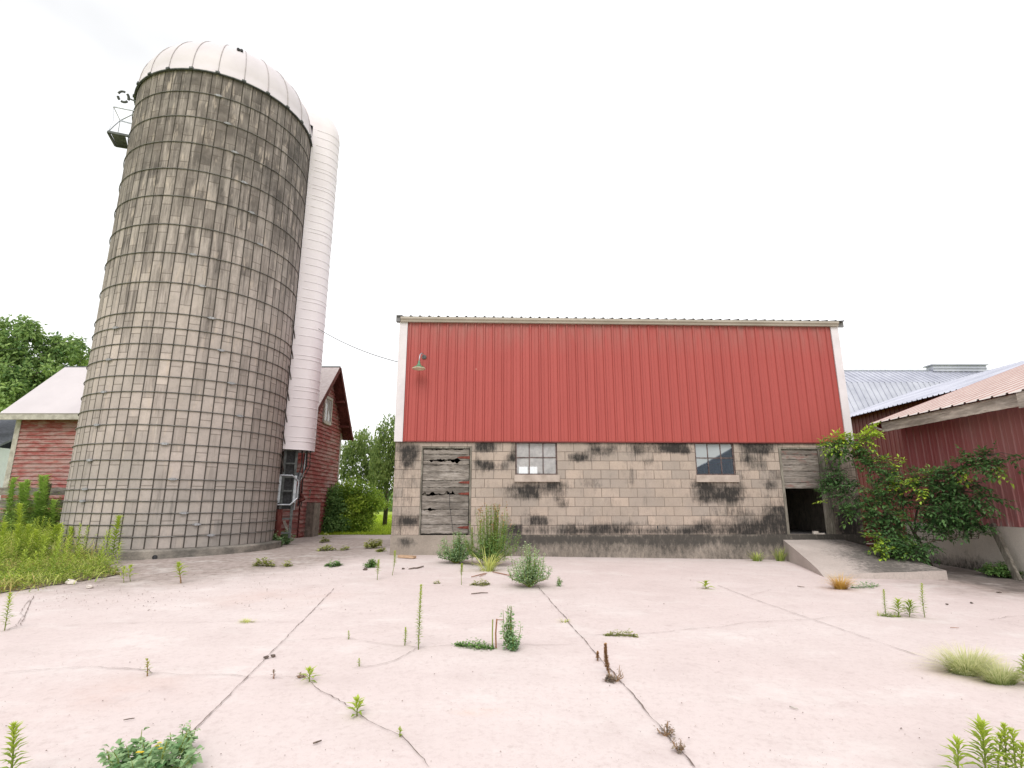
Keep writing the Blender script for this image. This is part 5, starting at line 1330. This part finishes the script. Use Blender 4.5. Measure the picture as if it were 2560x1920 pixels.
# ------------------------------------------------------------------ trees
def tree(name, label, base, hgt, clumps, mat, L, nl, tr_r, group=None, weep=0.0, mats='bark', cat='tree', limbs=True, sub=(.28,.5), inn=.8):
    """clumps: (x,y,z,r) relative to base; leaves fill the outer part of each clump"""
    t = thing(name, label, cat, base, 0, group); tk = MB(); lf = MB()
    tp = Vector((0,0,hgt*.8)); main = [Vector((0,0,-.1)), Vector((.05,0,hgt*.25)), Vector((-.08,.1,hgt*.5)), tp]
    tk.tube(main, [tr_r, tr_r*.85, tr_r*.6, tr_r*.2], 9)
    tot = sum(c[3]**2 for c in clumps)
    for (x, y, z, r) in clumps:
        c = Vector((x, y, z)); q = max(.15, min(.9, (z - hgt*.28)/(hgt*.8))); a = Vector((0,0,hgt*.8*q*.75))
        if limbs: tk.tube([a, a.lerp(c,.5)+rv(.25*r)-Vector((0,0,.1*r)), c + rv(.3*r)], [tr_r*.35, tr_r*.2, tr_r*.05], 5)
        n = int(nl*r*r/tot); tint = random.uniform(-.18,.18); subs = []
        for i in range(max(5, int(9))):
            o = rv().normalized()*r*random.uniform(.45,.95); o.z *= .75; subs.append((c+o, r*random.uniform(*sub), random.uniform(-.2,.2)))
        for i in range(n):
            if random.random() < inn:
                s = random.choice(subs); o = rv(); 
                while o.length > 1 or o.length < .1: o = rv()
                p = s[0] + o.normalized()*s[1]*o.length**.4; tt = s[2]; od = o
            else:
                o = rv().normalized()*r*random.random()**.4; p = c+o; tt = 0; od = o
            if weep:
                p = p - Vector((0,0,random.random()**1.5*weep)); d = Vector((random.uniform(-.4,.4), random.uniform(-.4,.4), -1))
                nn = rv()
            else:
                d = (od.normalized()*.7 + rv(.8) + Vector((0,0,-.15))); nn = od.normalized()*.6 + Vector((0,0,.8)) + rv(.4)
            tv = .45 + tint + tt + random.uniform(-.15,.15)
            lf.leaf(p, d, nn, L*random.uniform(.6,1.3), L*random.uniform(.42,.6), tv, .1, .2)
    tk.build('trunk', MT[mats], t, True); lf.build('crown', MT[mat], t)
    return t
def pc(b, lst):
    return [((lambda p: (p.x-b.x, p.y-b.y, p.z-b.z, r))(P(x, y, Y))) for (x, y, Y, r) in lst]
b = Vector((-33.5, 31, 0))
def c3(x, y): return x/5.185, 780 + y/5.185
lst = [(*c3(160,200),30,1.1),(*c3(300,200),30,1.1),(*c3(420,230),30.5,.95),(*c3(60,330),30,1.2),(*c3(220,380),29.5,1.2),(*c3(330,330),31,.9),(*c3(560,400),31,1.0),(*c3(690,420),31,.95),(*c3(850,390),31.5,.95),(*c3(950,400),31.5,.85),(*c3(960,470),31.5,.6),(*c3(800,470),31,.9),(*c3(600,490),31,.8),(*c3(860,560),31,.8),(*c3(780,640),31,.85),(*c3(540,600),30,1.0),(*c3(450,640),30,.9),(*c3(640,690),31,.9),(*c3(80,640),29.5,1.2),(*c3(170,600),29.5,1.0),(*c3(20,480),29.5,1.1),
 (*c3(120,520),29.5,1.0),(*c3(390,720),30,.9),(*c3(520,790),29.5,1.1),(*c3(640,830),30,.9),(*c3(400,870),29.5,1.1),(*c3(280,870),29.5,1.1),(*c3(180,830),29,1.0),(*c3(60,760),29,1.0),(*c3(60,900),29,1.2),(*c3(200,960),29,1.2),(*c3(330,980),29.5,1.1),(*c3(460,930),30,1.0),(*c3(80,1050),28.5,1.2),(*c3(230,1080),29,1.1),(*c3(60,1180),28.5,1.1),(*c3(1040,590),32.5,1.0),(*c3(1090,640),33,.9),(*c3(990,640),32.5,.7),(*c3(-120,300),30,1.6),(*c3(-260,500),30,1.8),(*c3(-160,700),29.5,1.6),(*c3(-200,950),29,1.7),(*c3(-380,750),30,2.0),(*c3(760,740),31,.7),(*c3(700,560),31,.7),(*c3(300,520),30,.6)]
tree('leafy_tree', 'big leafy tree rising behind the white roof at the left', b, 12, [(x_, y_, z_, r_*.82) for x_, y_, z_, r_ in pc(b, lst)], 'leaf_tree', .26, 17000, .38, sub=(.2,.36), inn=.97)
b = Vector((-6.4, 27.5, 0))
def c4(x, y): return 640 + x/2.765, 850 + y/2.765
lst = [(*c4(740,620),27,.45),(*c4(690,670),27,.6),(*c4(760,690),27,.65),(*c4(640,730),27,.5),(*c4(700,760),27,.75),(*c4(790,760),27.5,.7),(*c4(640,830),27,.55),(*c4(740,860),27,.7),(*c4(620,900),27,.45),(*c4(690,900),27,.6),(*c4(790,880),27.5,.6),(*c4(600,780),27,.3)]
tree('birch', 'smaller weeping birch beside the old barn in the gap', b, 5.4, pc(b, lst), 'leaf_birch', .15, 4800, .12, weep=.8, sub=(.15,.35))
b = Vector((-4.6, 27.0, 0))
lst = [(*c4(940,520),26,.4),(*c4(920,590),26,.6),(*c4(880,590),26,.4),(*c4(960,640),26,.8),(*c4(890,690),26,.75),(*c4(840,740),26.5,.6),(*c4(950,760),26,.9),(*c4(880,820),26,.8),(*c4(830,850),26,.5),(*c4(950,880),26,.9),(*c4(880,930),26,.7),(*c4(840,960),26.5,.4),(*c4(1010,700),26,1.0),(*c4(1060,800),26,1.1),(*c4(1030,930),26,.9)]
tree('birch', 'taller weeping birch standing right behind the red barn corner', b, 6.6, pc(b, lst), 'leaf_birch', .15, 7600, .14, weep=.9, sub=(.15,.35))
# bushes in the gap (crop 620..980 x 1080..1400, scale 5.183)
def c5(x, y): return 620 + x/5.183, 1080 + y/5.183
def bush(name, label, bx_, lst, mat, L, nl, group=None):
    return tree(name, label, bx_, 1.2, [(x_ + random.uniform(-.1,.1), y_, z_*.93 + random.uniform(-.12,.12), r_*random.uniform(.75,1.2)) for x_, y_, z_, r_ in pc(bx_, lst)], mat, L, nl, .05, group, 0, 'bark', 'bush', True, (.2,.5), .7)
b = Vector((-5.9, 22.0, 0))
bush('bush', 'bright green round bush in the gap before the lawn', b, [(*c5(1400,700),22,.45),(*c5(1250,720),22,.45),(*c5(1500,780),22,.5),(*c5(1340,800),21.8,.55),(*c5(1200,820),22,.5),(*c5(1600,860),22,.45),(*c5(1480,900),21.8,.5),(*c5(1330,930),21.7,.5),(*c5(1650,900),22.3,.35),(*c5(1560,1000),22,.45),(*c5(1450,1050),21.8,.5),(*c5(1300,1050),21.8,.45),(*c5(1500,1110),21.9,.4),(*c5(1230,680),22,.3),(*c5(1540,1170),21.7,.4),(*c5(1420,1190),21.6,.42),(*c5(1300,1190),21.6,.42),(*c5(1620,1080),22,.35),(*c5(1720,880),22.6,.3),(*c5(1780,920),22.9,.22),(*c5(1180,690),22,.25),(*c5(1450,650),22,.22),(*c5(1560,740),22,.2),(*c5(1360,1240),21.5,.35)], 'leaf_bush', .11, 10500)
b = Vector((-7.0, 21.3, 0))
bush('bush', 'darker tangled bush against the red gable in the gap', b, [(*c5(1080,760),21.3,.4),(*c5(980,800),21.3,.4),(*c5(880,850),21.3,.4),(*c5(1100,880),21.2,.45),(*c5(960,930),21.2,.45),(*c5(840,960),21.2,.35),(*c5(1120,1000),21.2,.45),(*c5(1000,1050),21.1,.45),(*c5(880,1080),21.1,.4),(*c5(800,1050),21.2,.3),(*c5(1150,1120),21.1,.35),(*c5(1050,1180),21,.3),(*c5(1180,1200),21,.4),(*c5(1080,1230),20.9,.4),(*c5(950,1200),20.9,.4),(*c5(830,1180),21,.4),(*c5(800,1240),20.8,.35)], 'leaf_dark', .11, 9000)
for i, (x, y, hh, lab) in enumerate(((820,1290,1.2,'leftmost leafy weed at the foot of the dark bush'),(920,1300,1.5,'grey green leafy weed in the middle below the dark bush'),(1020,1310,1.1,'third leafy weed from the left below the dark bush'),(1130,1310,.9,'rightmost leafy weed below the dark bush'))):
    p = c5(x, y); g = G(*p); bushy('leafy_weed', lab, 0, 0, 0, 0, n=24, per=30, L=.10, W=.05, mats=('stem','leaf_dark'), g=g, h=hh, wm=.38, t1=.8, spires=5)
# lawn in the gap, rough edge
mb = MB()
for i in range(26000):
    Y = 20.1 + 26*random.random()**1.8; x = random.uniform(-.42, -.19)*Y
    if Y < 20.2 + .35*nz2(x, 20.2, .8): continue
    s = 1 + (Y-20)*.05
    mb.blade(Vector((x, Y, -.05)), Vector((random.uniform(-.4,.4), random.uniform(-.4,.4), 1)), random.uniform(.10,.22)*s, .018*s, random.uniform(.1,.6), .2, .8, 2)
tag(mb.build('lawn_grass', MT['lawn']), 'mown green lawn beyond the yard in the gap', 'grass', kind='stuff')
# far tree line
mb = MB()
for k in range(70):
    cx = random.uniform(-60, 40); cy = random.uniform(72, 84); r = random.uniform(1.2, 2.2)
    for i in range(130):
        o = rv().normalized()*r; o.z *= .8
        mb.leaf(Vector((cx, cy, r*.7)) + o, rv(), o.normalized(), .7, .5, random.uniform(.1,.7))
tag(mb.build('treeline', MT['leaf_tree']), 'far off line of trees beyond the lawn', 'trees', kind='stuff')

# ------------------------------------------------------------------ weed bed at the left
mb = MB(); md = MB(); mh = MB()
cnt = 0
while cnt < 20000:
    x = random.uniform(-16.8, -6.6); y = random.uniform(7.8, 17)
    if x/y < -1.3 or math.hypot(x-SC.x, y-SC.y) < SR+.22: continue
    if not soilkeep(x, y):
        if random.random() > .10 or not (soilkeep(x-.3, y+.25) or soilkeep(x-.15, y+.1)): continue
    cnt += 1
    d = nz2(x, y, .9); far = sstep(9.5, 13, y); edge = 1
    hgt = random.uniform(.14,.38)*(1 + .7*d)*(1 + .8*far)*(.6+.4*sstep(-6.6,-8.5,x))
    p = Vector((x, y, gz(x, y)+.01))
    dry = nz2(x, y, .7, 5) > -.05 and random.random() < .5
    t = md if dry else mb
    t.blade(p, Vector((random.uniform(-.5,.5), random.uniform(-.5,.5), 1)), hgt, random.uniform(.007,.017), random.uniform(.2,1), .1, 1.0, 3)
    if random.random() < .55:
        for k in range(4):
            a = random.uniform(0,6.283)
            mh.leaf(p + Vector((random.uniform(-.1,.1), random.uniform(-.1,.1), random.uniform(.03,.8)*hgt)), Vector((math.cos(a), math.sin(a), random.uniform(0,.7))), Vector((0,0,1)), random.uniform(.03,.07), random.uniform(.015,.04), random.uniform(.1,1))
for k in range(90):
    while True:
        x = random.uniform(-14.5, -6.8); y = random.uniform(8.6, 15)
        if soilkeep(x, y) and x/y > -1.0: break
    hh = random.uniform(.35,.85); p = Vector((x, y, gz(x,y))); ln = Vector((random.uniform(-.1,.1), random.uniform(-.1,.1), 1))
    for i in range(int(80*hh)):
        q = i/(80*hh); a = i*2.4
        mh.leaf(p + ln*hh*q, Vector((math.cos(a), math.sin(a), .5 + q)), Vector((0,0,1)), .13*(1.1-.6*q), .022, .3 + .6*q, .1, .25)
tag(mb.build('weeds', MT['grass']), 'tangle of green weeds and grass beside the silo foot', 'weeds', kind='stuff')
tag(md.build('dry_grass', MT['grass_dry']), 'straw coloured dry grass among the weeds beside the silo', 'grass', kind='stuff')
tag(mh.build('ground_cover', MT['leaf_stalk']), 'small broad leaves between the weeds beside the silo', 'ground cover', kind='stuff')
# tall stalks one can tell apart (crop 0..320 x 1150..1490, scale 4.878)
def c6(x, y): return x/4.878/K, (1150 + y/4.878)/K
ts_ = [(640,1200,680,820,'stalk with a drooping round tip at the left edge of the silo'),(730,1200,735,790,'dark sturdy stalk against the left edge of the silo'),(830,1200,860,830,'light stalk third from the left in front of the silo staves'),(970,1200,990,950,'shortest stalk in front of the silo staves'),(1080,1200,1135,800,'tall stalk with a bushy tip in front of the silo staves'),(1375,1260,1455,690,'tallest lone stalk leaning right in front of the silo staves'),
 (410,1300,430,870,'stalk with a round bright head in the weed bed'),(280,1250,235,540,'tall crooked stalk bending left in the weed bed'),(210,1300,215,800,'stalk with a nodding head at the left of the weed bed'),(520,1250,525,940,'thin stalk between the bright head and the silo'),(50,1350,60,780,'leafy stalk at the left edge of the view in the weed bed'),(345,1300,350,800,'pale leafy stalk in the middle of the weed bed')]
for (xb, yb, xt, yt, lab) in ts_:
    a = c6(xb, yb); c = c6(xt, yt)
    stalk('tall_weed', lab, a[0], a[1], c[1], xt=c[0], leafL=.19, leafW=.026, dens=130, bare=.05, t0=.25, t1=1.0, group='tall stalks in the weed bed', rs=.008)
for (xb, xt, yt, lab) in ((120,170,220,'tall dark weed at the far left before the plank fence'),(240,260,280,'slim dark weed second before the plank fence'),(310,335,250,'dense dark weed in the middle before the plank fence'),(400,440,400,'broad dark weed before the plank fence, lower than the rest'),(480,500,200,'thin topped dark weed left of the fence post'),(540,570,190,'tallest dark weed beside the fence post'),(640,650,500,'dark weed in the corner between fence post and silo')):
    a = c6(xb, 1010); c = c6(xt, yt)
    stalk('tall_weed', lab, a[0], a[1], c[1], xt=c[0], leafL=.28, leafW=.045, dens=110, bare=.02, t0=.1, t1=1.0, mats=('stem','leaf_mid'), group='tall dark weeds before the plank fence', rs=.01)
for i, (x, y, lab) in enumerate(((90,1010,'dark undergrowth clump at the left edge before the fence'),(220,1000,'dark undergrowth clump below the fence rails'),(350,1000,'dark undergrowth clump in front of the dense dark weed'),(480,1000,'dark undergrowth clump left of the fence post'),(590,1000,'dark undergrowth clump at the foot of the fence post'))):
    q = c6(x, y); g = D(*q); bushy('undergrowth', lab, 0, 0, 0, 0, n=44, per=40, L=.13, W=.045, mats=('stem','leaf_mid'), g=g, h=1.45, wm=.75, t1=1.0, spires=5)

# ------------------------------------------------------------------ debris
def stick(name, label, pts, r, mat, cat='stick', lift=.012):
    P3 = [D(*p) for p in pts]; g = P3[0]; r = r*.42
    mb = MB(); n = len(P3); mb.tube([p - g + Vector((0,0,lift+r*.4)) for p in P3], [r*(.6+.5*math.sin(math.pi*(i+.6)/n)) for i in range(n)], 6)
    o = mb.build(name, MT[mat], None, True); o.location = g; return tag(o, label, cat)
stick('stick', 'dark stick lying on the slab left of the flowering bush', [(1018,1285),(1028,1284),(1040,1282.5),(1054,1283)], .018, 'stick')
stick('bark_strip', 'crooked dark strip of bark in front of the barn corner', [(883,1231),(893,1229),(900,1229),(908,1227),(915,1225)], .03, 'stick', 'bark')
stick('twig', 'reddish twig on the left of the bright grass blades', [(1018,1248),(1030,1245),(1045,1241),(1052,1240)], .018, 'stem_red')
stick('twig', 'short reddish twig beside the bright grass blades', [(1036,1247),(1043,1244),(1050,1242)], .014, 'stem_red')
stick('twig', 'long reddish twig running from the grass blades to the flowering bush', [(1064,1237),(1078,1240),(1092,1243),(1108,1246)], .02, 'stem_red')
stick('stick', 'small pale stick alone on the right part of the slab', [(1706,1530),(1714,1533),(1725,1536)], .011, 'white_board')
stick('stick', 'short dark stick on the slab in front of the ramp', [(1723,1268),(1730,1269.5),(1738,1270)], .014, 'stick')
stick('leaf', 'dry brown leaf lying near the curved crack', [(676,1611),(683,1609),(694,1605)], .012, 'stick', 'leaf')
stick('leaf', 'dry brown leaf on the left slab above the broad leaved weed', [(266,1560),(276,1558),(290,1556)], .008, 'stick', 'leaf')
stick('straw', 'orange straw lying on the slab left of the feathery grass', [(2053,1358),(2060,1358),(2072,1359)], .008, 'stem_red', 'straw')
g0 = D(862, 1205); g1 = D(896, 1207); mb = MB(); mb.bar(Vector((0,0,.035)), g1-g0+Vector((0,0,.035)), .12, .05); o = mb.build('plank', MT['stick_tan']); o.location = g0; tag(o, 'short tan plank lying at the left foot of the block barn', 'plank')
def lump(name, label, x, y, r, mat, cat='clod', sq=.6, group=None):
    g = D(x, y); mb = MB(); n, m = 9, 6; vs = []; r = r*.7
    s = random.uniform(0, 90)
    for i in range(m+1):
        for j in range(n):
            a = 2*math.pi*j/n; b = math.pi*i/m; v = Vector((math.sin(b)*math.cos(a), math.sin(b)*math.sin(a), math.cos(b)))
            k = r*(1 + .5*noise.noise(v*1.3 + Vector((s,0,0)))); vs.append(Vector((v.x*k*1.25, v.y*k*.9, v.z*k*sq + r*sq*.7)))
    mb.add(vs, [(i*n+j, (i+1)*n+j, (i+1)*n+(j+1) % n, i*n+(j+1) % n) for i in range(m) for j in range(n)])
    o = mb.build(name, MT[mat], None, False); o.location = g + Vector((0,0,.005)); return tag(o, label, cat, group)
lump('clod', 'dark clod sitting on the left long joint', 575, 1423, .03, 'clod')
lump('clod', 'dark clod just right of the left long joint', 589, 1420, .028, 'clod')
lump('clod', 'small dark clod beside the crooked bark strip', 871, 1230, .035, 'clod')
lump('clod', 'dark clod left of the stalk with the yellow foot', 789, 1232, .05, 'clod')
lump('stone', 'pale stone at the edge of the weed bed', 152, 1262, .10, 'stone', 'stone')
lump('stone', 'smaller pale stone right of the first at the weed bed edge', 193, 1271, .07, 'stone', 'stone')
lump('clod', 'dark clod near the right end of the bushy row on the slab', 2046, 1307, .025, 'clod')
lump('clod', 'dark clod on the slab to the right of the tall pale stalk', 2099, 1304, .025, 'clod')
lump('clod', 'flat dark clod in the dirt before the shed', 2158, 1281, .04, 'clod', sq=.3)
# loose grit, nobody would count it
mb = MB()
for i in range(3200):
    if random.random() < .45:
        q = D(random.uniform(60, 760), random.uniform(1225, 1320)); x, y = q.x, q.y
        if dirt(x, y) < .06 and random.random() < .6: continue
    else:
        q = D(random.uniform(-60, 2270), random.uniform(1190, 1720)); x, y = q.x, q.y
        if random.random() < .35: continue
    r = random.choice((.002,.003,.003,.004,.006))*random.uniform(.6,1.2)*(1 if y < 7 else 1.6); z = gz(x, y)+.008
    a = random.uniform(0, 6.28); c, s_ = math.cos(a)*r, math.sin(a)*r
    mb.add([(x-c,y-s_,z),(x+s_,y-c,z),(x+c,y+s_,z),(x-s_,y+c,z),(x,y,z+r*.8)], [(0,1,4),(1,2,4),(2,3,4),(3,0,4)], random.random())
def grit():
    t = NT('grit'); r = t.rand(); return t.fin(t.ramp(r, [(.0,(.12,.09,.08)),(.45,(.30,.23,.20)),(1,(.55,.47,.43))]), .95)
tag(mb.build('grit', grit()), 'loose grit and specks scattered on the yard', 'grit', kind='stuff')
